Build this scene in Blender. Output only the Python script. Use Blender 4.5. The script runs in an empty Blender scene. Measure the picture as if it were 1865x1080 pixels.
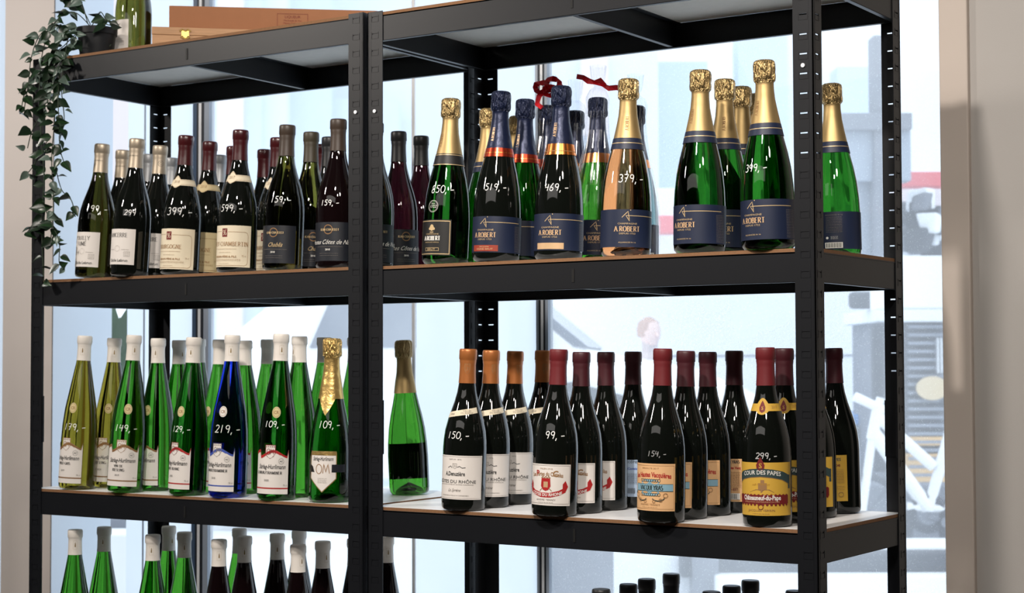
import bpy, bmesh, math, random
from mathutils import Vector, Matrix
import numpy as np
random.seed(7)
sin, cos, pi = math.sin, math.cos, math.pi
SC = bpy.context.scene
COL = SC.collection

# ---------------------------------------------------------------- camera
cam_d = bpy.data.cameras.new('camera'); cam = bpy.data.objects.new('camera', cam_d); COL.objects.link(cam)
CR = Vector((0.83490832, 0.55037927, -0.00327897)); CU = Vector((0.0247058, -0.03152507, 0.99919757)); CF = Vector((-0.54983427, 0.83431938, 0.0399181))
CP = Vector((1.0808, -2.5140, -0.1843))
M = Matrix((CR, CU, -CF)).transposed().to_4x4(); M.translation = CP
cam.matrix_world = M
cam_d.sensor_width = 36; cam_d.lens = 59.82
cam_d.clip_start = .05; cam_d.clip_end = 200
cam_d.dof.use_dof = True; cam_d.dof.focus_distance = 2.85; cam_d.dof.aperture_fstop = 10
SC.camera = cam

# ---------------------------------------------------------------- world, light, exposure
SC.view_settings.view_transform = 'Standard'; SC.view_settings.look = 'None'
SC.view_settings.gamma = 1; SC.view_settings.exposure = 0; SC.view_settings.use_curve_mapping = False
w = bpy.data.worlds.new('world'); SC.world = w; w.use_nodes = True
wn = w.node_tree.nodes; wl = w.node_tree.links
bg = wn['Background']; bg.inputs[0].default_value = (.80, .90, 1.0, 1); bg.inputs[1].default_value = 1.9
SC.cycles.transparent_max_bounces = 24; SC.cycles.max_bounces = 14; SC.cycles.transmission_bounces = 12
SC.cycles.caustics_reflective = False; SC.cycles.caustics_refractive = True
SC.cycles.sample_clamp_indirect = 6

def lamp(name, loc, power, size, col=(1, .92, .84), shape='DISK', target=None, sy=None, spread=100):
    d = bpy.data.lights.new(name, 'AREA'); d.energy = power; d.color = col; d.shape = shape; d.size = size
    if sy: d.size_y = sy
    d.spread = math.radians(spread)
    o = bpy.data.objects.new(name, d); COL.objects.link(o); o.location = loc
    if target is not None:
        o.rotation_euler = (Vector(target) - Vector(loc)).to_track_quat('-Z', 'Y').to_euler()
    return o
lamp('ceiling_spot', (-.1, -1.75, 1.33), 14.5, .13, target=(-.5, 0, 0))
lamp('ceiling_spot', (-2.7, -1.9, 1.33), 15, .13, target=(-1.3, 0, 0), shape='ELLIPSE', sy=.42)
lamp('ceiling_spot', (.9, -2.1, 1.33), 7.5, .12, target=(-.4, 0, -.2))
lamp('ceiling_spot', (-3.1, -.35, 1.36), 7, .10, col=(1, .93, .88), target=(-2.8, .8, .1), spread=120)  # added spot, put in to brighten the left wall
lamp('ceiling_panel', (-.8, -3.2, 1.38), 14, 3.4, col=(1, .95, .9), shape='RECTANGLE', sy=.9, target=(-.8, -1.0, -1.3), spread=150)  # added area light, soft fill on the racks from behind the camera
lamp('ceiling_spot', (1.3, -1.5, 1.37), 9, .30, col=(1, .92, .84), target=(.2, .78, .45))

# ---------------------------------------------------------------- materials
MATS = {}
def mat(name, col, rough=.5, metal=0, trans=0, ior=1.45, spec=.5, coat=0, noise=None, bump=None, emis=None):
    if name in MATS: return MATS[name]
    m = bpy.data.materials.new(name); m.use_nodes = True; nt = m.node_tree; b = nt.nodes['Principled BSDF']
    b.inputs['Base Color'].default_value = (*col, 1); b.inputs['Roughness'].default_value = rough
    b.inputs['Metallic'].default_value = metal; b.inputs['Transmission Weight'].default_value = trans
    b.inputs['IOR'].default_value = ior; b.inputs['Specular IOR Level'].default_value = spec
    b.inputs['Coat Weight'].default_value = coat
    if noise:                                   # (scale, strength[, stretch]) colour grain
        tc = nt.nodes.new('ShaderNodeTexCoord'); mp = nt.nodes.new('ShaderNodeMapping'); n = nt.nodes.new('ShaderNodeTexNoise')
        n.inputs['Scale'].default_value = noise[0]; n.inputs['Detail'].default_value = 5
        if len(noise) > 2: mp.inputs['Scale'].default_value = noise[2]
        mx = nt.nodes.new('ShaderNodeMix'); mx.data_type = 'RGBA'
        k = noise[1]
        mx.inputs[6].default_value = (*[c * (1 - k) for c in col], 1); mx.inputs[7].default_value = (*[min(1, c * (1 + k)) for c in col], 1)
        nt.links.new(tc.outputs['Object'], mp.inputs[0]); nt.links.new(mp.outputs[0], n.inputs['Vector'])
        nt.links.new(n.outputs['Fac'], mx.inputs[0]); nt.links.new(mx.outputs[2], b.inputs['Base Color'])
    if bump:                                    # (scale, strength, distance)
        tc = nt.nodes.new('ShaderNodeTexCoord'); n = nt.nodes.new('ShaderNodeTexNoise'); bp = nt.nodes.new('ShaderNodeBump')
        n.inputs['Scale'].default_value = bump[0]; n.inputs['Detail'].default_value = 3
        bp.inputs['Strength'].default_value = bump[1]; bp.inputs['Distance'].default_value = bump[2]
        nt.links.new(tc.outputs['Object'], n.inputs['Vector']); nt.links.new(n.outputs['Fac'], bp.inputs['Height']); nt.links.new(bp.outputs[0], b.inputs['Normal'])
    MATS[name] = m
    return m
def S(r, g, b):                                  # sRGB 0-255 to linear
    f = lambda v: (v / 255 / 12.92) if v <= 10 else ((v / 255 + .055) / 1.055) ** 2.4
    return (f(r), f(g), f(b))
BLK = mat('rack_black', (.0062, .0070, .0092), .42, spec=.4, bump=(900, .12, .0004))
MDF = mat('mdf_edge', S(128, 92, 62), .8, noise=(300, .25))
MDFW = mat('board_face', S(240, 240, 240), .4)
MDFU = mat('board_underside', S(238, 232, 222), .8, noise=(60, .06))
WALL = mat('wall_plaster', S(214, 206, 200), .85, noise=(3, .03), bump=(350, .15, .0006))
WALLR = mat('wall_grey', S(176, 172, 168), .85, noise=(2, .05), bump=(350, .2, .0006))
CASING = mat('casing_paint', S(196, 184, 174), .6, bump=(350, .15, .0005))
INK = mat('white_ink', (.85, .85, .83), .6)
TAN = mat('foil_tan', S(186, 172, 152), .42, metal=.55, noise=(200, .06))
SILV = mat('foil_grey', S(170, 172, 174), .45, metal=.4)
RED = mat('foil_burgundy', (.055, .007, .009), .28, coat=.4)
BRED = mat('foil_bright_red', (.14, .012, .016), .5)
DRED = mat('foil_dark_red', (.055, .009, .014), .45)
BRN = mat('foil_brown', (.055, .038, .028), .42)
OLV = mat('foil_olive_brown', (.060, .050, .032), .45)
BLKF = mat('foil_black', (.018, .018, .02), .4)
ORG = mat('foil_orange', S(176, 108, 58), .36, metal=.35)
WHT = mat('foil_white', S(232, 226, 218), .5)
GOLD = mat('foil_gold', S(184, 158, 110), .5, metal=.85, bump=(60, .2, .001))
GOLDB = mat('foil_bright_gold', S(214, 180, 112), .34, metal=.8, bump=(90, .5, .003))
NAVY = mat('foil_navy', S(25, 34, 62), .36, metal=.35, bump=(70, .45, .003))
COPPER = mat('foil_copper', S(216, 134, 72), .22, metal=.95)
RCOP = mat('foil_red_copper', S(176, 62, 40), .25, metal=.85)
GLD = mat('print_gold', S(214, 186, 140), .4, metal=.35)
def foil_hood(name, col, metal):
    m = mat(name, col, .34, metal=metal); nt = m.node_tree; b = nt.nodes['Principled BSDF']; N = nt.nodes.new; L = nt.links.new
    tc = N('ShaderNodeTexCoord'); mp = N('ShaderNodeMapping'); mp.inputs['Scale'].default_value = (1, 1, .30)
    n = N('ShaderNodeTexNoise'); n.inputs['Scale'].default_value = 190; n.inputs['Detail'].default_value = 2; n.inputs['Distortion'].default_value = 1.2
    r = N('ShaderNodeMapRange'); r.inputs[1].default_value = .34; r.inputs[2].default_value = .66
    bp = N('ShaderNodeBump'); bp.inputs['Strength'].default_value = 1; bp.inputs['Distance'].default_value = .0035
    L(tc.outputs['Object'], mp.inputs[0]); L(mp.outputs[0], n.inputs['Vector']); L(n.outputs['Fac'], r.inputs[0]); L(r.outputs[0], bp.inputs['Height']); L(bp.outputs[0], b.inputs['Normal'])
    return m
HOOD = {}
def glass(name, col, ior=1.44, rough=.0, sp=.5): return mat(name, col, rough, trans=1, ior=ior, spec=sp)
G_GREEN = glass('glass_green', (.048, .245, .020))
G_GREEN2 = glass('glass_green_champagne', (.018, .15, .013))
G_OLIVE = glass('glass_olive', (.25, .20, .022))
G_BLUE = glass('glass_blue', (.014, .05, .72))
G_ROSE = glass('glass_rose', (.66, .27, .10))
G_CHAB = glass('glass_dark_olive', (.12, .12, .022))
G_POUI = glass('glass_olive_deep', (.045, .043, .008))
G_DARK = mat('glass_dark_wine', (.004, .005, .004), .03, spec=.55, ior=1.5)
G_DRED = mat('glass_dark_red_wine', (.005, .0022, .0026), .03, spec=.55, ior=1.5)
G_RUBY = glass('glass_ruby', (.018, .0025, .0045))
G_PALE = glass('glass_pale_blue', (.20, .34, .36))
PAP_W = mat('paper_white', S(228, 222, 216), .7)
PAP_C = mat('paper_cream', S(226, 214, 188), .7)
PAP_C2 = mat('paper_cream_dark', S(200, 182, 140), .7)
PAP_O = mat('paper_orange', S(224, 178, 128), .7)
PAP_Y = mat('paper_yellow', S(204, 162, 60), .6)
PAP_N = mat('paper_navy', S(23, 33, 58), .5)
PAP_K = mat('paper_black', (.012, .012, .012), .5)
PAP_D = mat('paper_dark_blue', (.009, .011, .017), .5)
PAP_B = mat('paper_pale_blue', S(170, 190, 214), .6)
P_BLK = mat('print_black', (.02, .02, .02), .6)
P_GRY = mat('print_grey', S(120, 112, 106), .6)
P_BRN = mat('print_brown', S(150, 112, 72), .6)
P_RED = mat('print_red', S(170, 28, 30), .6)
P_DRD = mat('print_dark_red', S(112, 26, 26), .6)
P_BLU = mat('print_blue', S(58, 82, 168), .6)
P_SKY = mat('print_sky_blue', S(132, 172, 190), .6)
P_TEAL = mat('print_slate_green', S(48, 66, 66), .6)
P_WHT = mat('print_white', S(225, 222, 215), .6)
P_GLD = GLD
P_CUP = mat('print_copper', S(222, 184, 142), .35, metal=.3)
P_RDC = mat('print_red_copper', S(150, 60, 44), .4)

# ---------------------------------------------------------------- mesh helpers
def link(name, me, m=None, parent=None, smooth=False):
    o = bpy.data.objects.new(name, me); COL.objects.link(o)
    if m is not None:
        ms = m if isinstance(m, (list, tuple)) else [m]
        if not me.materials:
            for x in ms: me.materials.append(x)
    if smooth:
        for p in me.polygons: p.use_smooth = True
    if parent: o.parent = parent
    return o
def pydata(name, vs, fs, mi=None):
    me = bpy.data.meshes.new(name); me.from_pydata([tuple(v) for v in vs], [], fs); me.update()
    if mi:
        for p, i in zip(me.polygons, mi): p.material_index = i
    return me
class MB:
    def __init__(s): s.v = []; s.f = []; s.m = []
    def add(s, vs, fs, m=0):
        n = len(s.v); s.v += [tuple(v) for v in vs]; s.f += [tuple(i + n for i in f) for f in fs]; s.m += [m] * len(fs)
    def box(s, x0, y0, z0, x1, y1, z1, m=0, T=None):
        vs = [Vector((x, y, z)) for z in (z0, z1) for y in (y0, y1) for x in (x0, x1)]
        if T: vs = [T @ v for v in vs]
        s.add(vs, [(0, 2, 3, 1), (4, 5, 7, 6), (0, 1, 5, 4), (2, 6, 7, 3), (0, 4, 6, 2), (1, 3, 7, 5)], m)
    def tube(s, pts, r, n=6, m=0, cap=True):
        pts = [Vector(p) for p in pts]; rs = r if isinstance(r, (list, tuple)) else [r] * len(pts); vs = []; fs = []
        up = Vector((0.13, .21, 1)).normalized()
        for i, p in enumerate(pts):
            t = (pts[min(i + 1, len(pts) - 1)] - pts[max(i - 1, 0)]).normalized()
            a = t.cross(up)
            if a.length < .05: a = t.cross(Vector((1, 0, 0)))
            a.normalize(); b = t.cross(a)
            for k in range(n): vs.append(p + (a * cos(2 * pi * k / n) + b * sin(2 * pi * k / n)) * rs[i])
        for i in range(len(pts) - 1):
            for k in range(n): fs.append((i * n + k, i * n + (k + 1) % n, (i + 1) * n + (k + 1) % n, (i + 1) * n + k))
        if cap: fs += [tuple(range(n))[::-1], tuple((len(pts) - 1) * n + k for k in range(n))]
        s.add(vs, fs, m)
    def lathe(s, prof, n=40, m=0, c=(0, 0, 0), capb=False, capt=False, warp=None):
        vs = []; fs = []
        for (r, z) in prof:
            for k in range(n):
                a = 2 * pi * k / n; rr = r if not warp else warp(r, z, a)
                vs.append((c[0] + rr * sin(a), c[1] - rr * cos(a), c[2] + z))
        for i in range(len(prof) - 1):
            for k in range(n): fs.append((i * n + k, i * n + (k + 1) % n, (i + 1) * n + (k + 1) % n, (i + 1) * n + k))
        if capb: fs.append(tuple(range(n))[::-1])
        if capt: fs.append(tuple((len(prof) - 1) * n + k for k in range(n)))
        s.add(vs, fs, m)
    def poly(s, pts, y0, y1, m=0, T=None):       # prism: outline in x,z between y0 and y1
        n = len(pts); vs = [Vector((x, y0, z)) for x, z in pts] + [Vector((x, y1, z)) for x, z in pts]
        if T: vs = [T @ v for v in vs]
        fs = [tuple(range(n)), tuple(range(2 * n - 1, n - 1, -1))] + [(i, i + n, (i + 1) % n + n, (i + 1) % n) for i in range(n)]
        s.add(vs, fs, m)
    def mesh(s, name): return pydata(name, s.v, s.f, s.m)
    def build(s, name, m=None, parent=None, smooth=False, bev=0, loc=None, kind=None):
        me = s.mesh(name)
        bm = bmesh.new(); bm.from_mesh(me); bmesh.ops.recalc_face_normals(bm, faces=bm.faces); bm.to_mesh(me); bm.free()
        o = link(name, me, m, parent, smooth)
        if bev:
            b = o.modifiers.new('bevel', 'BEVEL'); b.width = bev; b.segments = 2; b.limit_method = 'ANGLE'
        if smooth: auto(me)
        if loc: o.location = loc
        if kind: o['kind'] = kind
        return o
def auto(me, ang=35):
    bm = bmesh.new(); bm.from_mesh(me)
    for e in bm.edges:
        if len(e.link_faces) == 2 and e.calc_face_angle(0) > math.radians(ang): e.smooth = False
    bm.to_mesh(me); bm.free()
    for p in me.polygons: p.use_smooth = True
def thing(name, label, cat, loc=(0, 0, 0), rz=0, group=None):
    o = bpy.data.objects.new(name, None); COL.objects.link(o); o.location = loc; o.rotation_euler = (0, 0, rz)
    o.empty_display_size = .02; o['label'] = label; o['category'] = cat
    if group: o['group'] = group
    return o
def tag(o, label, cat, group=None):
    o['label'] = label; o['category'] = cat
    if group: o['group'] = group
    return o
def struct(o): o['kind'] = 'structure'; return o

# ---------------------------------------------------------------- room
YW = .80
def sbox(name, m, *b, bev=0):
    mb = MB(); mb.box(*b); return struct(mb.build(name, m, bev=bev))
FLOORM = mat('floor_concrete', S(96, 92, 88), .55, noise=(4, .15))
CEILM = mat('ceiling_paint', S(120, 116, 112), .8)
DARKW = mat('shop_wall_dark', S(84, 78, 74), .8, noise=(2, .1))
sbox('floor', FLOORM, -5, -5, -1.42, 3.5, .9, -1.34)
sbox('ceiling', CEILM, -5, -5, 1.42, 3.5, .9, 1.5)
sbox('wall_back', DARKW, -5, -5.1, -1.34, 3.5, -5, 1.42)
sbox('wall_side', DARKW, 3.5, -5, -1.34, 3.6, .9, 1.42)
sbox('wall_far', WALL, -5.1, -5, -1.34, -5, .9, 1.42)
sbox('wall_left', WALL, -2.876, YW, -1.34, -2.664, .98, 1.42)
sbox('wall_corner', WALL, -5, YW, -1.34, -3.6, .9, 1.42)
sbox('wall_right', WALLR, -.004, YW - .02, -1.34, 3.5, .95, 1.42)
sbox('trim_1', CASING, -.061, YW - .035, -1.34, -.003, .95, 1.42, bev=.003)

FRAME = mat('window_frame_grey', S(150, 160, 174), .4)
FRAMED = mat('window_frame_slate', S(62, 82, 108), .4)
GASK = mat('window_gasket', (.012, .016, .024), .5)
FRAMEW = mat('window_frame_white', S(225, 228, 232), .4)
def frost(name, col, tr=.75):
    m = bpy.data.materials.new(name); m.use_nodes = True; nt = m.node_tree; nt.nodes.remove(nt.nodes['Principled BSDF'])
    d = nt.nodes.new('ShaderNodeBsdfDiffuse'); t = nt.nodes.new('ShaderNodeBsdfTranslucent'); mx = nt.nodes.new('ShaderNodeMixShader')
    d.inputs[0].default_value = (*col, 1); t.inputs[0].default_value = (*col, 1); mx.inputs[0].default_value = tr
    nt.links.new(d.outputs[0], mx.inputs[1]); nt.links.new(t.outputs[0], mx.inputs[2]); nt.links.new(mx.outputs[0], nt.nodes['Material Output'].inputs[0])
    return m
FROST1 = frost('frosted_film_grey', (.56, .63, .71)); FROST2 = frost('frosted_film', (.74, .80, .86), .8); FROST3 = frost('frosted_film_bright', (.74, .79, .84), .85)
def dusty(name, haze, specks):
    m = bpy.data.materials.new(name); m.use_nodes = True; nt = m.node_tree; nt.nodes.remove(nt.nodes['Principled BSDF'])
    N = nt.nodes.new; L = nt.links.new; out = nt.nodes['Material Output']
    tr = N('ShaderNodeBsdfTransparent'); tr.inputs[0].default_value = (.97, .985, 1, 1)
    gl = N('ShaderNodeBsdfGlossy'); gl.inputs['Roughness'].default_value = .01
    fr = N('ShaderNodeFresnel'); fr.inputs[0].default_value = 1.5
    m1 = N('ShaderNodeMixShader'); L(fr.outputs[0], m1.inputs[0]); L(tr.outputs[0], m1.inputs[1]); L(gl.outputs[0], m1.inputs[2])
    dust = N('ShaderNodeBsdfTranslucent'); dust.inputs[0].default_value = (.93, .95, .97, 1)
    tc = N('ShaderNodeTexCoord'); n1 = N('ShaderNodeTexNoise'); n1.inputs['Scale'].default_value = 2.2; n1.inputs['Detail'].default_value = 6
    n2 = N('ShaderNodeTexNoise'); n2.inputs['Scale'].default_value = 420; n2.inputs['Detail'].default_value = 2
    L(tc.outputs['Object'], n1.inputs['Vector']); L(tc.outputs['Object'], n2.inputs['Vector'])
    r1 = N('ShaderNodeMapRange'); r1.inputs[1].default_value = .3; r1.inputs[2].default_value = .7; r1.inputs[3].default_value = haze * .8; r1.inputs[4].default_value = haze * 1.2
    r2 = N('ShaderNodeMapRange'); r2.inputs[1].default_value = .62; r2.inputs[2].default_value = .75; r2.inputs[3].default_value = 0; r2.inputs[4].default_value = specks
    L(n1.outputs['Fac'], r1.inputs[0]); L(n2.outputs['Fac'], r2.inputs[0])
    ad = N('ShaderNodeMath'); ad.operation = 'ADD'; L(r1.outputs[0], ad.inputs[0]); L(r2.outputs[0], ad.inputs[1])
    m2 = N('ShaderNodeMixShader'); L(ad.outputs[0], m2.inputs[0]); L(m1.outputs[0], m2.inputs[1]); L(dust.outputs[0], m2.inputs[2])
    L(m2.outputs[0], out.inputs[0]); return m
DUST = dusty('dusty_glass', .27, .20); CLEAR = dusty('clear_glass', .06, .02); CLEAN = dusty('hazy_glass', .35, .02)
def pane(name, m, x0, x1, y=YW + .001, parent=None, th=.004):
    mb = MB(); mb.add([(x0, y, -1.3), (x1, y, -1.3), (x1, y, 1.42), (x0, y, 1.42)], [(0, 1, 2, 3)])
    o = mb.build(name, m)
    if parent: o.parent = parent
    return o
win = struct(MB().build('window_1', FRAME) if False else (lambda: (lambda mb: (mb.box(-2.664, YW - .02, -1.34, -.06, YW + .10, -1.30), mb.build('window_1', FRAME))[1])(MB()))())
pane('frosted_panel', FROST1, -2.664, -2.428, parent=win)
pane('glass_pane', CLEAR, -2.428, -2.368, parent=win)
pane('frosted_panel', FROST2, -2.368, -2.3045, parent=win)
pane('frosted_panel', FROST3, -2.3005, -2.115, parent=win)
pane('glass_pane', CLEAN, -2.06, -1.395, parent=win)
pane('frosted_panel', FROST3, -1.382, -1.031, parent=win)
pane('glass_pane', DUST, -.999, -.055, parent=win)
def fr(m, x0, x1, y0=YW - .010, y1=YW + .012):
    mb = MB(); mb.box(x0, y0, -1.3, x1, y1, 1.42); mb.build('window_frame', m, win, bev=.001)
fr(GASK, -2.6655, -2.6645, YW - .002, YW + .002); fr(FRAME, -2.3045, -2.3005, YW - .002, YW + .003)
fr(FRAMED, -2.115, -2.101); fr(GASK, -2.101, -2.094); fr(FRAMEW, -2.094, -2.084); fr(GASK, -2.084, -2.074); fr(FRAME, -2.074, -2.056)
fr(FRAMEW, -1.393, -1.384, YW - .003, YW + .003)
fr(FRAME, -1.031, -1.024); fr(GASK, -1.024, -1.018); fr(FRAMEW, -1.018, -1.011); fr(GASK, -1.011, -1.006); fr(FRAME, -1.006, -.998)
# window further left
win2 = sbox('window_2', FRAME, -3.6, YW + .02, -1.34, -2.876, YW + .06, -1.28)
pane('frosted_panel', FROST2, -3.6, -2.876, parent=win2)

# ---------------------------------------------------------------- street outside
EXW = mat('facade_white', S(236, 238, 240), .8); EXB = mat('facade_pale_blue', S(190, 205, 228), .8); EXP = mat('facade_pinkish', S(226, 214, 216), .8)
EXL = mat('facade_light_blue', S(214, 224, 238), .8); EXS = mat('shutter_grey', S(150, 156, 168), .7); EXG = mat('street_grey', S(120, 124, 134), .8, noise=(3, .2)); EXD = mat('street_dark', S(70, 74, 84), .7, noise=(5, .3)); SNOW = mat('street_snow', S(240, 243, 246), .8, noise=(1, .03))
EXR = mat('awning_red', S(232, 104, 112), .6); EXO = mat('sign_orange', S(232, 190, 130), .6); EXBL = mat('car_blue', S(70, 140, 210), .35); VANW = mat('van_white', S(244, 245, 247), .3)  # EXR has the haze put into its colour, a red lightened to pink
CARG = mat('car_glass', S(86, 96, 114), .15); TYRE = mat('tyre_grey', S(60, 62, 70), .7, noise=(30, .3))
BIKEW = mat('bike_white', S(240, 241, 243), .35)
gz = -1.56
sbox('ground', SNOW, -40, .98, gz - .1, 20, 40, gz)
SURVEY = Vector((1.0808, -2.5140, -0.1843))      # fixed point the street and plant were measured from
def at(px, py, d):                                # point at a chosen real distance
    v = CF + CR * ((px - 932.5) / 3099.) - CU * ((py - 540) / 3099.); return SURVEY + v * d
YAW = math.atan2(CR.y, CR.x)
def slab(mb, x0, y0, x1, y1, d, th=.3, m=0):      # a block that faces the shop window, real size at real depth
    a = at(x0, y1, d); b = at(x1, y0, d)
    wdt = (b - a).dot(Vector((cos(YAW), sin(YAW), 0)))
    T = Matrix.Translation((a.x, a.y, 0)) @ Matrix.Rotation(YAW, 4, 'Z')
    mb.box(0, 0, a.z, wdt, th, b.z, m, T)
def building(label, specs, name='building', cat='building', ground=True):
    t = thing(name, label, cat)
    for (nm, m, x0, y0, x1, y1, d, th) in specs:
        mb = MB(); slab(mb, x0, y0, x1, y1, d, th); mb.build(nm, m, t, bev=.01)
    return t
bd = 16
building('pale building facade with bluish pilasters across the street, behind the red wine capsules', [
    ('wall', EXL, 300, -300, 1200, 930, 20, 1.0), ('pilaster', EXP, 392, -300, 436, 930, 18.5, .6), ('pilaster', EXB, 436, -300, 470, 930, 18.6, .6),
    ('wall_panel', EXL, 470, -300, 516, 930, 18.8, .6), ('window_panel', EXB, 516, -300, 600, 560, 19.2, .5), ('window_panel', EXB, 600, 175, 724, 930, 19.3, .5)])
building('tall office block with bluish window bands seen behind the gold foil champagne bottles', [
    ('wall', EXW, 1100, -300, 1520, 460, 26, 1.0), ('window_band', EXB, 1198, 110, 1290, 390, 21, .5), ('window_band', EXB, 1346, 10, 1436, 340, 21, .5),
    ('window_band', EXB, 1526, 120, 1592, 250, 21, .5), ('doorway', EXP, 1058, 100, 1108, 246, 20, .4), ('wall_panel', EXW, 1438, -300, 1720, 470, 21.9, .5)])
building('pinkish house wall with a grey stone base behind the narrow clear strip', [('wall', EXP, 150, -200, 300, 560, 9, .3), ('stone_base', EXG, 170, 944, 300, 974, 7.5, .3), ('snow_bank', SNOW, 150, 974, 320, 1200, 7.2, .4)], name='house', cat='building')
# gantry sign / cab-like dark block
building('grey bus shelter with upright post behind the far right champagne bottle', [
    ('post', EXG, 1596, 60, 1612, 560, 13, .2), ('roof', EXG, 1520, 205, 1662, 236, 13, .6), ('side_panel', FRAME, 1524, 236, 1660, 330, 13.1, .2), ('base_panel', FRAME, 1560, 330, 1612, 470, 13.2, .2)],
    name='bus_shelter', cat='shelter')
building('red and white barrier stripe above grey rubble at the right end of the window', [
    ('red_beam', EXR, 1616, 312, 1780, 340, 14, .2), ('red_beam', EXR, 1190, 392, 1236, 425, 14, .2), ('white_beam', EXW, 1100, 340, 1800, 470, 14.4, .2)], name='street_barrier', cat='barrier')
# rubble stones behind glass
tR = thing('stone_heap', 'heap of grey snow-dusted stone blocks below the red stripe, right of the rack', 'stones')
random.seed(3)
for i in range(34):
    px = random.uniform(1625, 1790); py = random.uniform(362, 464); s_ = random.uniform(13, 30)
    mb = MB(); c = at(px, py, 13.2 + random.random()); r0 = s_ / 3099 * 11.5
    vs = []; 
    for k in range(8):
        vs.append(c + Vector(((k & 1) * 2 - 1, ((k >> 1) & 1) * 2 - 1, ((k >> 2) & 1) * 2 - 1)) * r0 * random.uniform(.6, 1))
    mb.add(vs, [(0, 2, 3, 1), (4, 5, 7, 6), (0, 1, 5, 4), (2, 6, 7, 3), (0, 4, 6, 2), (1, 3, 7, 5)]); mb.build('stone', [EXD, EXG, SNOW][i % 3], tR, bev=.02)
mb = MB(); slab(mb, 1615, 465, 1790, 560, 10.8, .5); mb.build('snow_ledge', SNOW, tR)

# big white van behind
def vehicle_T(px, py, d, rz=0):
    p = at(px, py, d); return Matrix.Translation((p.x, p.y, gz)) @ Matrix.Rotation(YAW + rz, 4, 'Z')
tv = thing('delivery_van', 'large white delivery van with a small grey marker on its side, parked across the street', 'van')
T = vehicle_T(1380, 600, 15, .02)
mb = MB(); mb.poly([(-2.2, .45), (1.75, .45), (1.75, 2.1), (1.2, 2.5), (-2.2, 2.5)], 0, 1.9, 0, T); mb.build('van_body', VANW, tv, bev=.06)
mb = MB(); mb.box(-2.2, -.012, 1.44, 1.2, 0, 1.452, 0, T); mb.build('side_seam', EXG, tv)
mb = MB(); mb.box(.02, -.02, 1.35, .09, -.001, 1.40, 0, T); mb.build('side_marker', EXG, tv)
mb = MB(); mb.poly([(1.0, 1.55), (1.7, 1.55), (1.7, 2.0), (1.25, 2.35), (1.0, 2.35)], -.01, .0, 0, T); mb.build('side_window', CARG, tv)
for wx in (-1.5, 1.1):
    mb = MB(); mb.lathe([(.12, -.1), (.34, -.1), (.36, -.05), (.36, .05), (.34, .1), (.12, .1)], 24, capb=True, capt=True)
    R_ = T @ Matrix.Translation((wx, .1, .36)) @ Matrix.Rotation(pi / 2, 4, 'X'); mb.v = [tuple(R_ @ Vector(v)) for v in mb.v]; mb.build('wheel', TYRE, tv, smooth=True)
mb = MB(); p = at(1580, 546, 12.2)
slab(mb, 1550, 531, 1612, 562, 12.2, .12); mb.build('wing_mirror', EXD, tv, bev=.03)

# white car in front of van
tc_ = thing('white_car', 'white passenger car with rounded bonnet and grey wheel arch parked outside the window', 'car')
T = Matrix.Translation((0, 0, .36)) @ vehicle_T(1040, 600, 10.2, -.12)
mb = MB(); mb.box(-2.9, -.3, -.36, 1.8, 2.0, 0, 0, T); struct(mb.build('pavement', SNOW))
side = [(-2.6, .35), (-2.55, .95), (-2.2, 1.12), (-1.7, 1.52), (-.9, 1.56), (-.30, 1.42), (.10, 1.10), (.75, .98), (1.15, .80), (1.28, .55), (1.25, .3), (.62, .3), (.52, .62), (.30, .82), (.0, .90), (-.30, .82), (-.52, .62), (-.62, .3)]
mb = MB(); mb.poly(side, 0, 1.7, 0, T); mb.build('car_body', VANW, tc_, bev=.05)
mb = MB(); mb.poly([(-1.6, 1.12), (-1.45, 1.46), (-.95, 1.49), (-.45, 1.36), (-.18, 1.12)], -.012, .0, 0, T); mb.build('side_window', CARG, tc_)
mb = MB(); mb.poly([(.02, 1.12), (-.34, 1.42), (-.30, 1.45), (.10, 1.12)], -.005, 1.5, 0, T); mb.build('windscreen', CARG, tc_)
mb = MB(); mb.box(-.28, -.2, 1.06, -.12, -.02, 1.2, 0, T); mb.build('wing_mirror', EXD, tc_, bev=.03)
for wx in (0, -2.0):
    mb = MB(); mb.lathe([(.10, -.1), (.31, -.1), (.33, -.05), (.33, .05), (.31, .1), (.1, .1)], 28, capb=True, capt=True)
    R_ = T @ Matrix.Translation((wx, .12, .34)) @ Matrix.Rotation(pi / 2, 4, 'X'); mb.v = [tuple(R_ @ Vector(v)) for v in mb.v]; mb.build('wheel', TYRE, tc_, smooth=True)
mb = MB(); mb.poly([(.52, .62), (.30, .82), (0, .90), (-.30, .82), (-.52, .62), (-.6, .32), (.6, .32)], .02, .2, 0, T); mb.build('wheel_arch', EXD, tc_)

# far dark car roof diagonal, blue car
tb = thing('blue_car', 'small blue car seen behind the handlebar of the white bicycle', 'car')
T = vehicle_T(1575, 750, 13, .1)
mb = MB(); mb.poly([(-.6, .3), (-.62, .75), (-.3, .95), (.05, 1.0), (.35, .95), (.5, .3)], 0, 1.6, 0, T); mb.build('car_body', EXBL, tb, bev=.05)
mb = MB(); mb.poly([(-.2, .72), (-.1, .9), (.2, .9), (.3, .72)], -.01, 0, 0, T); mb.build('side_window', CARG, tb)
for wx in (-.35, .25):
    mb = MB(); mb.lathe([(.1, -.1), (.28, -.08), (.30, .0), (.28, .08), (.1, .1)], 20, capb=True, capt=True)
    R_ = T @ Matrix.Translation((wx, .0, .3)) @ Matrix.Rotation(pi / 2, 4, 'X'); mb.v = [tuple(R_ @ Vector(v)) for v in mb.v]; mb.build('wheel', TYRE, tb, smooth=True)

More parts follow.
